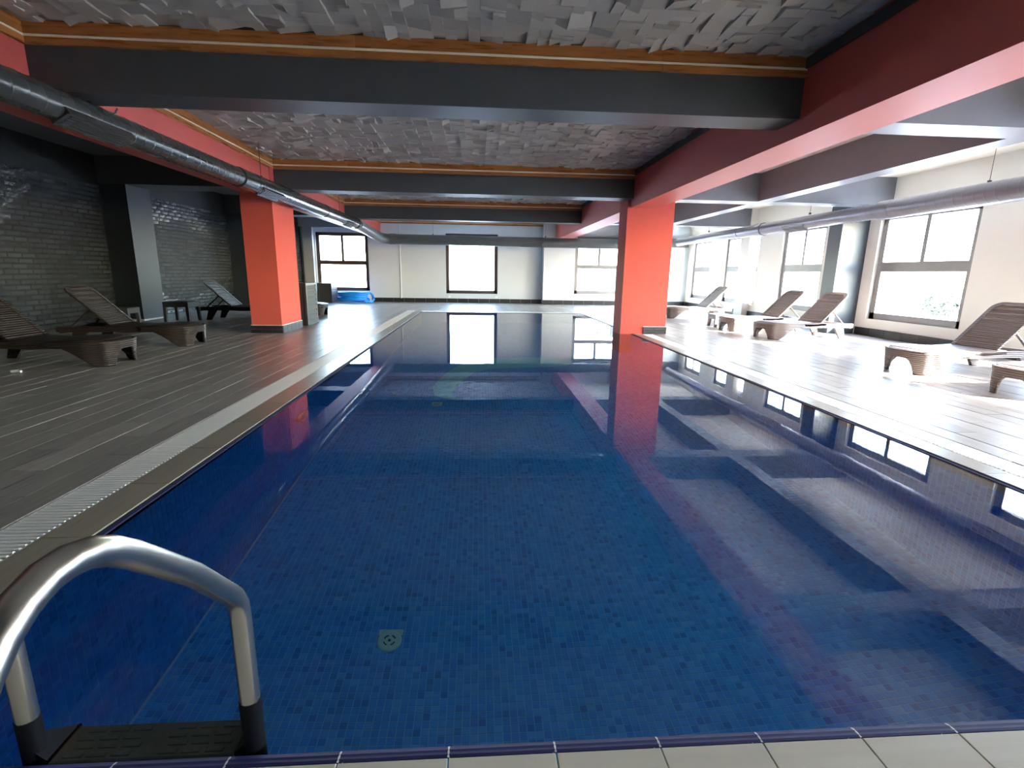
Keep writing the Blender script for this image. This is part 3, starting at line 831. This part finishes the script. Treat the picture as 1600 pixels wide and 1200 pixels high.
RW = [(-1.2, 0.9), (1.6, 4.5), (5.55, 7.05), (8.2, 10.35), (12.0, 13.75), (14.9, 17.0), (18.1, 19.6)]  # first two are unseen windows, added to light the near end
RZ = (0.36, 2.5)
mb = MB()
for a0, a1, z0, z1 in wall_cells(YB, YF2, -0.1, 3.6, [(a, b_, *RZ) for a, b_ in RW]): mb.box(XR, XR + 0.25, a0, a1, z0, z1)
struct(mb, 'wall_right', M['cream'], 'cream right wall with a row of big windows', 'wall')
pillar(7.7, XR, 10.65, 11.06, 3.17, 'slate', 'grey pillar left of the big right window with a sun patch')
pillar(7.7, XR, 5.0, 5.42, 3.17, 'slate', 'grey pillar on the right wall nearer than the big window')
pillar(8.1, XR, 15.16, 15.66, 3.17, 'cream', 'cream pilaster far along the bright right wall')
window(1, 'x', *W1, YF, -1, M['frame'], 'brown framed corner window behind the blue hose', rail=(1.41, 1.57))
window(2, 'x', *W2, YF, -1, M['frame'], 'dark framed square window in the middle of the far wall')
window(3, 'x', *W3, YF2, -1, M['frame_grey'], 'grey framed window with palm fronds outside, beside the red column', rail=(1.41, 1.55))
wl_ = ['window behind the photographer on the right wall', 'right wall window nearest the camera, out of the frame', 'right wall window just outside the frame',
       'big grey framed window on the right wall with a transom', 'overexposed window beyond the grey pillar', 'overexposed right wall window behind the red column side', 'last overexposed window on the right wall']
for k, (a, b_) in enumerate(RW):
    window(4 + k, 'y', a, b_, *RZ, XR, -1, M['frame_grey'], wl_[k], rail=(1.34, 1.53))
    portal((XR + 0.3, (a + b_) / 2, sum(RZ) / 2), b_ - a, RZ[1] - RZ[0], (-1, 0, 0))
for wv, yy in ((W1, YF), (W2, YF), (W3, YF)):
    portal(((wv[0] + wv[1]) / 2, yy + 0.35, (wv[2] + wv[3]) / 2), wv[1] - wv[0], wv[3] - wv[2], (0, -1, 0))
for px_, lab in ((-1.15, 'left'), (0.72, 'right')):
    t = empty('wall_socket', (px_, YF, 0.24)); tag(t, 'small white wall socket under the %s corner of the centre far window' % lab, 'socket')
    MB().box(-0.045, 0.045, -0.02, 0, -0.045, 0.045).build('plate', M['chalk'], t)
    MB().tube([(0, -0.021, 0), (0, -0.026, 0)], 0.03, 12).build('insert', M['chalk'], t)

# ---------------------------------------------------------------- outside
gm = MB()
for bx_ in ((-60, XL - 0.2, -40, 80), (XR + 0.25, 60, -40, 80), (XL - 0.2, XR + 0.25, 20.8, 80), (XL - 0.2, XR + 0.25, -40, YB - 0.2)): gm.box(*bx_, -0.6, -0.4)
struct(gm, 'ground_outside', M['ground'], 'bright sunlit ground outside the windows', 'ground')

# ---------------------------------------------------------------- ducts
def spiral(mb, p0, p1, r, pitch=0.15, rib=0.0035, seg=28):
    """round sheet metal duct with a helical seam between p0 and p1"""
    p0, p1 = Vector(p0), Vector(p1); d = p1 - p0; L = d.length; t = d.normalized()
    a = Vector((0, 0, 1)); a = (a - t * a.dot(t)).normalized(); b_ = t.cross(a)
    wr = 0.008 / pitch; prof = [(0.0, rib), (wr, 0.0), (2 * wr, 0.0), (1 - 2 * wr, 0.0), (1 - wr, 0.0)]
    nturn = int(L / pitch)
    rows = []
    for k in range(nturn):
        for f, h in prof: rows.append(((k + f) * pitch, h))
    rows.append((nturn * pitch, rib))
    pts = []
    for s_, h in rows:
        ring = []
        for j in range(seg + 1):
            th = 2 * PI * j / seg
            ss = min(L, max(0, s_ + pitch * (j / seg) - pitch / 2))
            ring.append(p0 + t * ss + (r + h) * (math.cos(th) * a + math.sin(th) * b_))
        pts.append(ring)
    mb.grid(pts)
def grille(parent, c, axis, out, L, m):
    """long outlet box with louvre blades; out = unit vector away from the duct"""
    out = Vector(out).normalized(); ax = Vector(axis).normalized(); up = out.cross(ax)
    def P_(u, v, w_): return Vector(c) + ax * u + up * v + out * w_
    def ob(u0, u1, v0, v1, w0, w1, name, mm):
        mb = MB(); mb.box(u0, u1, v0, v1, w0, w1); mb.v = [tuple(P_(*p)) for p in mb.v]
        return fix_normals(mb.build(name, mm, parent))
    g = ob(-L / 2, L / 2, -0.075, 0.075, -0.05, 0.0, 'grille', m)
    for v in (-0.045, -0.015, 0.015, 0.045):
        mb = MB(); mb.box(-L / 2 + 0.04, L / 2 - 0.04, v - 0.004, v + 0.010, -0.001, 0.014); mb.v = [tuple(P_(*p)) for p in mb.v]
        fix_normals(mb.build('louvre', m, g))
    ob(-L / 2 - 0.01, L / 2 + 0.01, 0.07, 0.085, -0.05, 0.012, 'grille_rim', m)
    ob(-L / 2 - 0.01, L / 2 + 0.01, -0.085, -0.07, -0.05, 0.012, 'grille_rim', m)
def hanger(parent, x, y, ztop, zduct, r):
    mb = MB(); mb.tube([(x, y, zduct + r), (x, y, ztop)], 0.004, 6); mb.box(x - 0.02, x + 0.02, y - 0.015, y + 0.015, zduct + r - 0.005, zduct + r + 0.035)
    mb.build('hanger', M['cab_frame'], parent)
def collar(parent, p0, p1, r, m):
    MB().tube([p0, p1], r, 28).build('collar', m, parent)

zl, xl, rl = 2.505, -3.5, 0.125
d1 = empty('ventilation_duct', (xl, 5.0, zl)); tag(d1, 'dark spiral ventilation duct along the left red beam', 'duct')
off = Vector(d1.location)
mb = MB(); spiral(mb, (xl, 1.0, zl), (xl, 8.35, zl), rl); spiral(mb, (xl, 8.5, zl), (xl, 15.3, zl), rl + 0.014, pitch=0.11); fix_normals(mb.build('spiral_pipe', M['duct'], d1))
collar(d1, (xl, 8.05, zl), (xl, 8.5, zl), rl + 0.016, M['duct'])
collar(d1, (xl, 12.2, zl), (xl, 12.6, zl), rl + 0.022, M['duct'])
collar(d1, (xl, 15.2, zl), (xl, 15.5, zl), rl + 0.03, M['duct'])
for yg in (5.15, 9.05, 14.3):
    grille(d1, (xl + (rl + 0.012) * 0.55, yg, zl - (rl + 0.012) * 0.84), (0, 1, 0), (0.5, 0, -0.84), 0.8, M['duct'])
for yh in (5.2, 8.9, 13.6): hanger(d1, xl, yh, 2.66 if yh == 5.2 else 3.15, zl, rl)
for k, yh in enumerate((5.45, 10.3)):
    MB().tube([(xl + 0.06, yh, zl + 0.115), (xl + 0.09, yh, zl + 0.16)], 0.008, 8).build('damper_lever', M['steel'], d1)
for ch in d1.children: ch.location = -off
E3 = (-3.33, 18.6, 2.30); rf_ = 0.172
d2 = empty('ventilation_duct', (0, 18.6, 2.3)); tag(d2, 'slate grey ventilation duct crossing in front of the far wall', 'duct')
off = Vector(d2.location)
path = [(xl, 15.53, zl), (xl + 0.02, 16.4, 2.46), (xl + 0.05, 17.4, 2.40), (xl + 0.09, 18.1, 2.345), (-3.36, 18.42, 2.315), (-3.22, 18.58, 2.30), (-3.0, 18.62, 2.30)]
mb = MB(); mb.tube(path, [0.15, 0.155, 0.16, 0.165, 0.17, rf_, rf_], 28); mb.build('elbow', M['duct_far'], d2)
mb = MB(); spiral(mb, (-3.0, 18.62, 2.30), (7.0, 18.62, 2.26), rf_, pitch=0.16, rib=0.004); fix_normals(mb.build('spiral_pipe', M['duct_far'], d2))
collar(d2, (-3.12, 18.61, 2.30), (-2.9, 18.62, 2.30), rf_ + 0.012, M['duct_far'])
MB().tube([(-3.05, 18.45, 2.33), (-2.85, 18.45, 2.33)], 0.02, 8).build('coupling_clip', M['steel'], d2)
for xh in (-1.6, 2.4): hanger(d2, xh, 18.62, 3.17, 2.29, rf_)
grille(d2, (1.9, 18.62 - 0.14, 2.18), (1, 0, 0), (0, -0.75, -0.66), 0.8, M['duct_far'])
for ch in d2.children: ch.location = -off
xr_, zr_ = 7.3, 2.41; rr0 = 0.152
d3 = empty('ventilation_duct', (xr_, 8.0, zr_)); tag(d3, 'pale lavender grey ventilation duct along the right windows', 'duct')
off = Vector(d3.location)
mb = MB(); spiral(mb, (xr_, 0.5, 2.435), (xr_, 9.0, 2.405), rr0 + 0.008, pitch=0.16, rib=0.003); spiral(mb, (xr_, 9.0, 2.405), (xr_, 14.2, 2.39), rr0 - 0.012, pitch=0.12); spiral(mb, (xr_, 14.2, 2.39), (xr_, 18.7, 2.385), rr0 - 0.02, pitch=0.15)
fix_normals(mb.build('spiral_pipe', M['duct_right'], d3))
collar(d3, (xr_, 13.0, 2.39), (xr_, 13.3, 2.39), rr0 + 0.01, M['duct_right'])
collar(d3, (xr_, 8.85, 2.405), (xr_, 9.15, 2.405), rr0 + 0.012, M['duct_right'])
for yg in (6.0, 11.6): grille(d3, (xr_ - 0.08, yg, 2.41 - 0.125), (0, 1, 0), (-0.55, 0, -0.83), 0.8, M['duct_right'])
for yh, zt in ((7.2, 3.17), (11.2, 3.17), (16.2, 3.17)): hanger(d3, xr_, yh, zt, 2.41, rr0)
for ch in d3.children: ch.location = -off

# ---------------------------------------------------------------- pool ladder
lad = empty('pool_ladder', (-0.85, 1.1, 0)); tag(lad, 'stainless steel pool ladder with black sleeves and dark tread', 'ladder')
off = Vector(lad.location)
prof = [(1.12, 0.10), (1.12, 0.30), (1.12, 0.37), (1.116, 0.405), (1.10, 0.437), (1.075, 0.465), (1.04, 0.502), (0.96, 0.588), (0.867, 0.672), (0.80, 0.731),
        (0.76, 0.761), (0.72, 0.782), (0.68, 0.792), (0.64, 0.792), (0.60, 0.78), (0.565, 0.758), (0.53, 0.722), (0.50, 0.675), (0.475, 0.615), (0.458, 0.54), (0.45, 0.45), (0.448, 0.2), (0.448, 0.0)]
for x in (-0.58, -1.12):
    zs0 = 0.13 if x > -0.8 else 0.10
    MB().tube([(x, y, z - (0.03 if (x < -0.8 and i == 0) else 0)) for i, (y, z) in enumerate(prof)], 0.0245, 20).build('handrail', M['steel'], lad)
    MB().tube([(x, 1.12, zs0), (x, 1.12, -1.05)], 0.0262, 20).build('sleeve', M['rubber'], lad)
    MB().tube([(x, 0.448, 0.0), (x, 0.448, 0.012)], 0.055, 20).build('flange', M['steel'], lad)
for zz in (-0.02, -0.30, -0.58):
    st = MB(); st.bevbox(-1.075, -0.625, 1.098, 1.205, zz - 0.03, zz, 0.004)
    st.build('tread', M['tread'], lad)
    rb = MB()
    for j in range(4):
        for k in range(7):
            if k == 3: continue
            xa = -1.05 + 0.058 * k + (0.012 if j % 2 else 0)
            rb.bevbox(xa, xa + 0.045, 1.108 + j * 0.024, 1.122 + j * 0.024, zz, zz + 0.004, 0.0015)
    rb.build('grip_rib', M['tread'], lad)
    for x, s_ in ((-1.12, 1), (-0.58, -1)):
        br = MB(); xi = x + s_ * 0.045
        v = [(x, 1.10, zz - 0.035), (xi, 1.10, zz - 0.035), (xi, 1.21, zz - 0.03), (x, 1.15, zz - 0.03), (x, 1.10, zz + 0.05), (xi, 1.10, zz + 0.006), (xi, 1.21, zz + 0.006), (x, 1.15, zz + 0.05)]
        br.v = v; br.f = [(0, 3, 2, 1), (4, 5, 6, 7), (0, 1, 5, 4), (1, 2, 6, 5), (2, 3, 7, 6), (3, 0, 4, 7)]; br.sm = [False] * 6
        fix_normals(br.build('tread_bracket', M['rubber'], lad))
for ch in lad.children: ch.location = -off

# ---------------------------------------------------------------- sun loungers
def make_lounger(mat, name='sun_lounger', hinge=1.12, back_dx=0.62, back_dz=0.585, Wd=0.70):
    """foot end at x = 0, head towards +x, resting on z = 0"""
    t = empty(name)
    hw = Wd / 2
    def zseat(x): return 0.312 + 0.018 * math.sin(min(1, x / 0.35) * PI / 2) - 0.03 * math.exp(-((x - 0.85) / 0.3) ** 2)
    def half(x): return hw * (1 - 0.42 * max(0, (0.30 - x) / 0.30) ** 2.4)
    # seat slab with rounded foot end
    mb = MB(); xs = [0.0, 0.02, 0.06, 0.12, 0.2, 0.3, 0.45, 0.6, 0.75, 0.9, 1.05, 1.2]
    rows = []
    for x in xs:
        h_ = half(x); z = zseat(x); e = 0.018 if x < 0.03 else 0.0
        rows.append([(x, -h_, z - 0.045), (x, -h_, z - 0.008 - e), (x, -h_ + 0.02, z - e), (x, -h_ * 0.5, z + 0.004 - e), (x, 0, z + 0.006 - e), (x, h_ * 0.5, z + 0.004 - e), (x, h_ - 0.02, z - e), (x, h_, z - 0.008 - e), (x, h_, z - 0.045)])
    mb.grid(rows, closed_v=True); mb.cap(rows[0]); mb.cap(rows[-1], True)
    fix_normals(mb.build('seat', mat, t))
    # moulded foot apron: U shaped wall that forms the two front legs
    per = []
    for k in range(13): per.append((0.62 - 0.52 * k / 12, -1))
    path = []
    for x in np.linspace(0.66, 0.10, 15): path.append((float(x), -half(float(x))))
    h1 = half(0.10)
    rc = 0.17
    for k in range(1, 8):
        a_ = PI / 2 * k / 8
        path.append((0.10 - 0.11 * math.sin(a_), -h1 + rc * (1 - math.cos(a_))))
    for y in np.linspace(-h1 + rc, h1 - rc, 13): path.append((-0.01 - 0.012 * math.cos(y / h1 * PI / 2), float(y)))
    for k in range(7, 0, -1):
        a_ = PI / 2 * k / 8
        path.append((0.10 - 0.11 * math.sin(a_), h1 - rc * (1 - math.cos(a_))))
    for x in np.linspace(0.10, 0.66, 15): path.append((float(x), half(float(x))))
    def zlow(x, y):
        if x > 0.16:                       # side arch
            s_ = (x - 0.16) / 0.5
            return min(0.25, 0.27 * math.sin(min(1.0, s_) * PI / 2) ** 0.8)
        if abs(y) < h1 - 0.11 and x < 0.09:
            s_ = abs(y) / (h1 - 0.11)
            return 0.2 * (1 - s_ ** 5)
        return 0.0
    outer = []; inner = []
    nz_ = 11
    cols = []
    for i, (x, y) in enumerate(path):
        a = Vector(path[max(i - 1, 0)]); b_ = Vector(path[min(i + 1, len(path) - 1)])
        d = (b_ - a).normalized(); nrm = Vector((d.y, -d.x))
        z0 = zlow(x, y); z1 = zseat(max(0, x)) - 0.012
        ring = []
        for k in range(nz_):
            z = z1 + (z0 - z1) * k / (nz_ - 1)
            bulge = (0.004 if k % 2 else 0.0) + 0.03 * (1 - (z / 0.32)) * (1 if x < 0.2 else 0.4)
            ring.append((x + nrm.x * bulge, y + nrm.y * bulge, z))
        for k in range(nz_ - 1, -1, -1):
            z = z1 + (z0 - z1) * k / (nz_ - 1)
            bulge = 0.03 * (1 - (z / 0.32)) * (1 if x < 0.2 else 0.4) - 0.03
            ring.append((x + nrm.x * bulge, y + nrm.y * bulge, z))
        cols.append(ring)
    mb = MB(); mb.grid(cols, closed_v=True, smooth=True); mb.cap(cols[0]); mb.cap(cols[-1], True)
    fix_normals(mb.build('foot_apron', mat, t))
    for s_ in (-1, 1):
        mb = MB(); rows = []
        for x in np.linspace(0.5, 1.86, 12):
            x = float(x); yy = s_ * (hw - 0.022); z1 = min(zseat(min(x, 1.2)), 0.31) - 0.012 * max(0, x - 1.2); z0 = z1 - 0.085
            rows.append([(x, yy - 0.022, z0), (x, yy + 0.022, z0), (x, yy + 0.026, (z0 + z1) / 2), (x, yy + 0.022, z1), (x, yy - 0.022, z1)])
        mb.grid(rows, closed_v=True, smooth=False); mb.cap(rows[0]); mb.cap(rows[-1], True)
        fix_normals(mb.build('side_rail', mat, t))
        mb = MB(); rows = []
        for k in range(6):
            f = k / 5; z = 0.24 * (1 - f); xc = 1.55 + 0.1 * f; wv = 0.13 - 0.055 * f; yy = s_ * (hw - 0.024)
            rows.append([(xc - wv, yy - 0.022, z), (xc + wv * 0.6, yy - 0.022, z), (xc + wv * 0.6, yy + 0.022, z), (xc - wv, yy + 0.022, z)])
        mb.grid(rows, closed_v=True, smooth=False); mb.cap(rows[0]); mb.cap(rows[-1], True)
        fix_normals(mb.build('leg', mat, t))
    MB().box(1.80, 1.86, -hw + 0.04, hw - 0.04, 0.20, 0.29).build('head_rail', mat, t)
    # reclined back: rounded frame with woven slats
    L = math.hypot(back_dx, back_dz); ux, uz = back_dx / L, back_dz / L
    bw = hw - 0.055
    def B(s_, y, n_): return (hinge + s_ * ux - n_ * uz, y, 0.315 + s_ * uz + n_ * ux)
    outl = [(0.0, bw)]
    for a in np.linspace(0, PI / 2, 6): outl.append((L - 0.13 + 0.13 * math.sin(a), bw - 0.13 + 0.13 * math.cos(a)))
    full = outl + [(s_, -y) for s_, y in outl[::-1]]
    cx = 0.5 * L
    rows = []
    for (s_, y), k in zip(full, range(len(full))):
        iy = y * (1 - 0.055 / bw); is_ = s_ - 0.05 if s_ > 0.3 else s_
        rows.append([B(s_, y, -0.012), B(s_, y, 0.014), B(is_, iy, 0.018), B(is_, iy, -0.012)])
    mb = MB(); mb.grid(rows, closed_v=True, smooth=False); mb.cap(rows[0]); mb.cap(rows[-1], True)
    fix_normals(mb.build('backrest_frame', mat, t))
    ns = 15
    for k in range(ns):
        s0 = 0.015 + (L - 0.07) * k / ns; s1 = s0 + (L - 0.07) / ns * 0.84
        yy = bw - 0.045
        if s1 > L - 0.13: yy = bw - 0.05 - 0.09 * ((s1 - (L - 0.13)) / 0.13) ** 2
        mb = MB()
        mb.v = [B(s0, -yy, -0.006), B(s0, yy, -0.006), B(s1, yy, -0.006), B(s1, -yy, -0.006), B(s0, -yy, 0.008), B(s0, yy, 0.008), B(s1, yy, 0.008), B(s1, -yy, 0.008)]
        mb.f = [(0, 3, 2, 1), (4, 5, 6, 7), (0, 1, 5, 4), (1, 2, 6, 5), (2, 3, 7, 6), (3, 0, 4, 7)]; mb.sm = [False] * 6
        fix_normals(mb.build('backrest_slat', mat, t))
    sp_ = MB()
    for y in (-0.16, 0, 0.16):
        sp_.tube([B(0.02, y, -0.012), B(L - 0.05, y, -0.012)], 0.008, 6)
    sp_.build('backrest_rib', mat, t)
    for s_ in (-1, 1):
        MB().tube([B(0.45 * L, s_ * 0.22, -0.02), (1.72, s_ * 0.26, 0.27)], 0.016, 8).build('support_strut', mat, t)
    MB().tube([(1.72, -0.3, 0.265), (1.72, 0.3, 0.265)], 0.012, 8).build('support_bar', mat, t)
    return t
L1 = make_lounger(M['brown'])
R1 = make_lounger(M['taupe'])
def put(src, x, y, rz, label, group, first=False):
    o = src if first else copy_tree(src)
    o.location = (x, y, 0); o.rotation_euler = (0, 0, rz); tag(o, label, 'sun lounger', group)
    return o
gl_, gr_ = 'brown loungers on the left deck', 'loungers in the sun on the right deck'
put(L1, -4.5, 6.66, PI, 'dark brown rattan lounger nearest on the left deck, cut by the frame', gl_, True)
put(L1, -4.5, 8.4, PI + 0.02, 'dark brown rattan lounger in front of the left brick wall, back raised', gl_)
put(L1, -4.75, 12.8, PI + 0.0, 'dark lounger with raised back against shiny brick beside the red column', gl_)
put(L1, -4.15, 14.1, PI, 'dark lounger whose foot shows behind the louvred cabinet', gl_)
put(R1, 5.55, 6.18, 0.12, 'taupe rattan lounger in front of the cream wall beside the big window', gr_, True)
put(R1, 5.62, 4.8, 0.05, 'taupe lounger cut by the right edge, nearest on the sunny deck', gr_)
put(R1, 5.66, 9.72, 0.18, 'taupe rattan lounger with raised back beside the grey right pillar', gr_)
put(R1, 5.55, 11.05, 0.12, 'taupe lounger behind another one, its back left of the grey pillar', gr_)
put(R1, 5.4, 14.4, 0.05, 'washed out lounger far down the sunny deck near the red column', gr_)

# ---------------------------------------------------------------- side tables
def side_table(x0, x1, y0, y1, h, m, label, group=None):
    t = empty('side_table', ((x0 + x1) / 2, (y0 + y1) / 2, 0)); tag(t, label, 'table', group)
    wx, wy = (x1 - x0) / 2, (y1 - y0) / 2
    MB().bevbox(-wx, wx, -wy, wy, h - 0.035, h, 0.008).build('tabletop', m, t)
    for ax in (0, 1):
        for s_ in (-1, 1):
            w_ = (wx if ax == 0 else wy) - 0.002; dpos = s_ * ((wy if ax == 0 else wx) - 0.012)
            MBp = MB()
            if ax == 0: MBp.box(-w_, w_, dpos - 0.012, dpos + 0.012, h - 0.12, h - 0.03)
            else: MBp.box(dpos - 0.012, dpos + 0.012, -w_, w_, h - 0.12, h - 0.03)
            MBp.build('apron', m, t)
    for sx_ in (-1, 1):
        for sy_ in (-1, 1):
            mb = MB(); cx, cyy = sx_ * (wx - 0.035), sy_ * (wy - 0.035); rows = []
            for z, a in ((0, 0.026), (h - 0.12, 0.034), (h - 0.03, 0.034)):
                e = 0.012 if z == 0 else 0
                rows.append([(cx + sx_ * e - a, cyy + sy_ * e - a, z), (cx + sx_ * e + a, cyy + sy_ * e - a, z), (cx + sx_ * e + a, cyy + sy_ * e + a, z), (cx + sx_ * e - a, cyy + sy_ * e + a, z)])
            mb.grid(rows, closed_v=True, smooth=False); mb.cap(rows[0], True); mb.cap(rows[-1])
            fix_normals(mb.build('leg', m, t))
    return t
side_table(-7.05, -6.5, 11.85, 12.35, 0.45, M['blacktab'], 'black plastic side table in front of the shiny brick wall')
side_table(-7.97, -7.45, 11.3, 11.7, 0.345, M['blacktab'], 'low dark side table at the foot of the slate pillar')
side_table(5.66, 6.05, 11.75, 12.15, 0.3, M['taupe'], 'small taupe side table alone on the sunny deck')

# ---------------------------------------------------------------- cabinets and hose
def louvre_box(x0, x1, y0, y1, h, face, nsl, label):
    t = empty('cabinet', ((x0 + x1) / 2, (y0 + y1) / 2, 0)); tag(t, label, 'cabinet')
    wx, wy = (x1 - x0) / 2, (y1 - y0) / 2
    MB().box(-wx + 0.02, wx - 0.02, -wy + 0.02, wy - 0.02, 0.0, h - 0.03).build('body', M['cab_frame'], t)
    MB().bevbox(-wx, wx, -wy, wy, h - 0.04, h, 0.006).build('lid', M['cab_frame'], t)
    for sx_ in (-1, 1):
        for sy_ in (-1, 1):
            MB().box(min(sx_ * wx, sx_ * (wx - 0.05)), max(sx_ * wx, sx_ * (wx - 0.05)), min(sy_ * wy, sy_ * (wy - 0.05)), max(sy_ * wy, sy_ * (wy - 0.05)), 0, h - 0.04).build('corner_post', M['cab_frame'], t)
    st = (h - 0.06) / nsl
    for k in range(nsl):
        z0_, z1_ = 0.015 + k * st, 0.015 + (k + 1) * st - 0.012
        mb = MB()
        mb.v = [(wx - 0.02, -wy + 0.05, z0_), (wx - 0.02, wy - 0.05, z0_), (wx - 0.02, wy - 0.05, z1_), (wx - 0.02, -wy + 0.05, z1_),
                (wx + 0.004, -wy + 0.05, z0_), (wx + 0.004, wy - 0.05, z0_), (wx - 0.008, wy - 0.05, z1_), (wx - 0.008, -wy + 0.05, z1_)]
        mb.f = [(0, 3, 2, 1), (4, 5, 6, 7), (0, 1, 5, 4), (1, 2, 6, 5), (2, 3, 7, 6), (3, 0, 4, 7)]; mb.sm = [False] * 6
        fix_normals(mb.build('louvre', M['cab_slat'], t))
    return t
c1 = louvre_box(-4.3, -3.72, 11.33, 12.05, 0.92, 'x', 8, 'dark cabinet with grey louvred side right behind the left red column')
c2 = louvre_box(-6.0, -5.48, 19.55, 20.3, 0.72, 'x', 7, 'low dark cabinet with pale louvred side next to the blue hose')
hs = MB(); pts = []
for k in range(5 * 24 + 1):
    a = 2 * PI * k / 24; tr_ = k / 24
    rx = 0.52 + 0.06 * math.sin(1.7 * tr_); ry = 0.32 + 0.03 * math.cos(2.3 * tr_)
    pts.append((-4.78 + rx * math.cos(a) + 0.03 * math.sin(3 * tr_), 19.95 + ry * math.sin(a), 0.045 + 0.068 * tr_ + 0.012 * math.sin(3 * a)))
pts.append((-4.1, 20.05, 0.30)); pts.append((-4.0, 19.9, 0.12)); pts.append((-4.05, 19.7, 0.045)); pts.append((-4.3, 19.62, 0.045))
hs.tube(pts, 0.042, 10)
tag(hs.build('hose', M['hose']), 'coil of bright blue pool hose below the corner window', 'hose')
fl = MB(); fl.tube([(-5.30, 5.98, 0.018), (-5.24, 5.99, 0.02), (-5.19, 5.975, 0.018)], [0.016, 0.018, 0.014], 10)
tag(fl.build('paper_roll', M['chalk']), 'small white paper scrap lying under the nearest left lounger', 'paper')

# ---------------------------------------------------------------- palm and trees outside
def palm(x, y, h, label):
    t = empty('palm_tree', (x, y, -0.4)); tag(t, label, 'palm tree')
    mb = MB(); mb.tube([(0, 0, 0), (0.03, 0, h * 0.5), (0, 0.02, h)], [0.16, 0.13, 0.11], 12); mb.build('trunk', M['bark'], t)
    for k in range(14):
        a = k * 2 * PI / 14 + random.uniform(-0.1, 0.1); dr = random.uniform(0.5, 1.1); L = random.uniform(1.3, 1.7)
        mb = MB(); sp_ = []
        for j in range(11):
            f = j / 10
            sp_.append(Vector((math.cos(a) * L * f * (1 - 0.15 * f), math.sin(a) * L * f * (1 - 0.15 * f), h + 0.5 * f - dr * 1.5 * f * f)))
        mb.tube(sp_, [0.015 * (1 - 0.8 * j / 10) for j in range(11)], 6)
        side = Vector((-math.sin(a), math.cos(a), 0))
        for j in range(1, 11):
            for s_ in (-1, 1):
                p = sp_[j]; d = (sp_[j] - sp_[j - 1]).normalized()
                ll = 0.42 * math.sin(PI * (0.15 + 0.8 * j / 11))
                tip = p + side * s_ * ll * 0.8 + d * ll * 0.45 + Vector((0, 0, -ll * 0.5))
                q_ = d * 0.035
                mb.quad(tuple(p - q_), tuple(p + q_), tuple(tip + q_ * 0.2), tuple(tip - q_ * 0.2))
        mb.build('frond', M['leaf'], t)
palm(6.1, 22.6, 1.9, 'palm tree drooping outside the far right window')
def bush(x, y, z, r, label, group):
    t = empty('shrub', (x, y, -0.4)); tag(t, label, 'shrub', group)
    V = []; Fc = []
    for k in range(900):
        d = Vector((random.gauss(0, 1), random.gauss(0, 1), random.gauss(0, 1))).normalized() * r * random.uniform(0.6, 1.0)
        c = Vector((0, 0, z)) + Vector((d.x, d.y, d.z * 0.8))
        u = Vector((random.gauss(0, 1), random.gauss(0, 1), random.gauss(0, 1))).normalized(); v = u.orthogonal().normalized()
        n_ = len(V); s_ = 0.11
        V += [c - u * s_, c + v * s_ * 0.45, c + u * s_, c - v * s_ * 0.45]; Fc.append((n_, n_ + 1, n_ + 2, n_ + 3))
    o = np_mesh('foliage', M['leaf'], np.array([tuple(v) for v in V]), np.array(Fc), t)
    mb = MB(); mb.tube([(0, 0, 0), (0.02, 0, z)], [0.06, 0.03], 8); mb.build('stem', M['bark'], t)
for k, (x, y, z, r, lab) in enumerate([(15.0, 15.5, 1.0, 0.6, 'faint round shrub outside the big right window, left one'), (13.5, 14.0, 0.9, 0.55, 'faint round shrub outside the big right window, middle one'), (16.0, 12.6, 1.2, 0.7, 'faint taller shrub outside the big right window, right one')]):
    bush(x, y, z, r, lab, 'shrubs outside the right window')
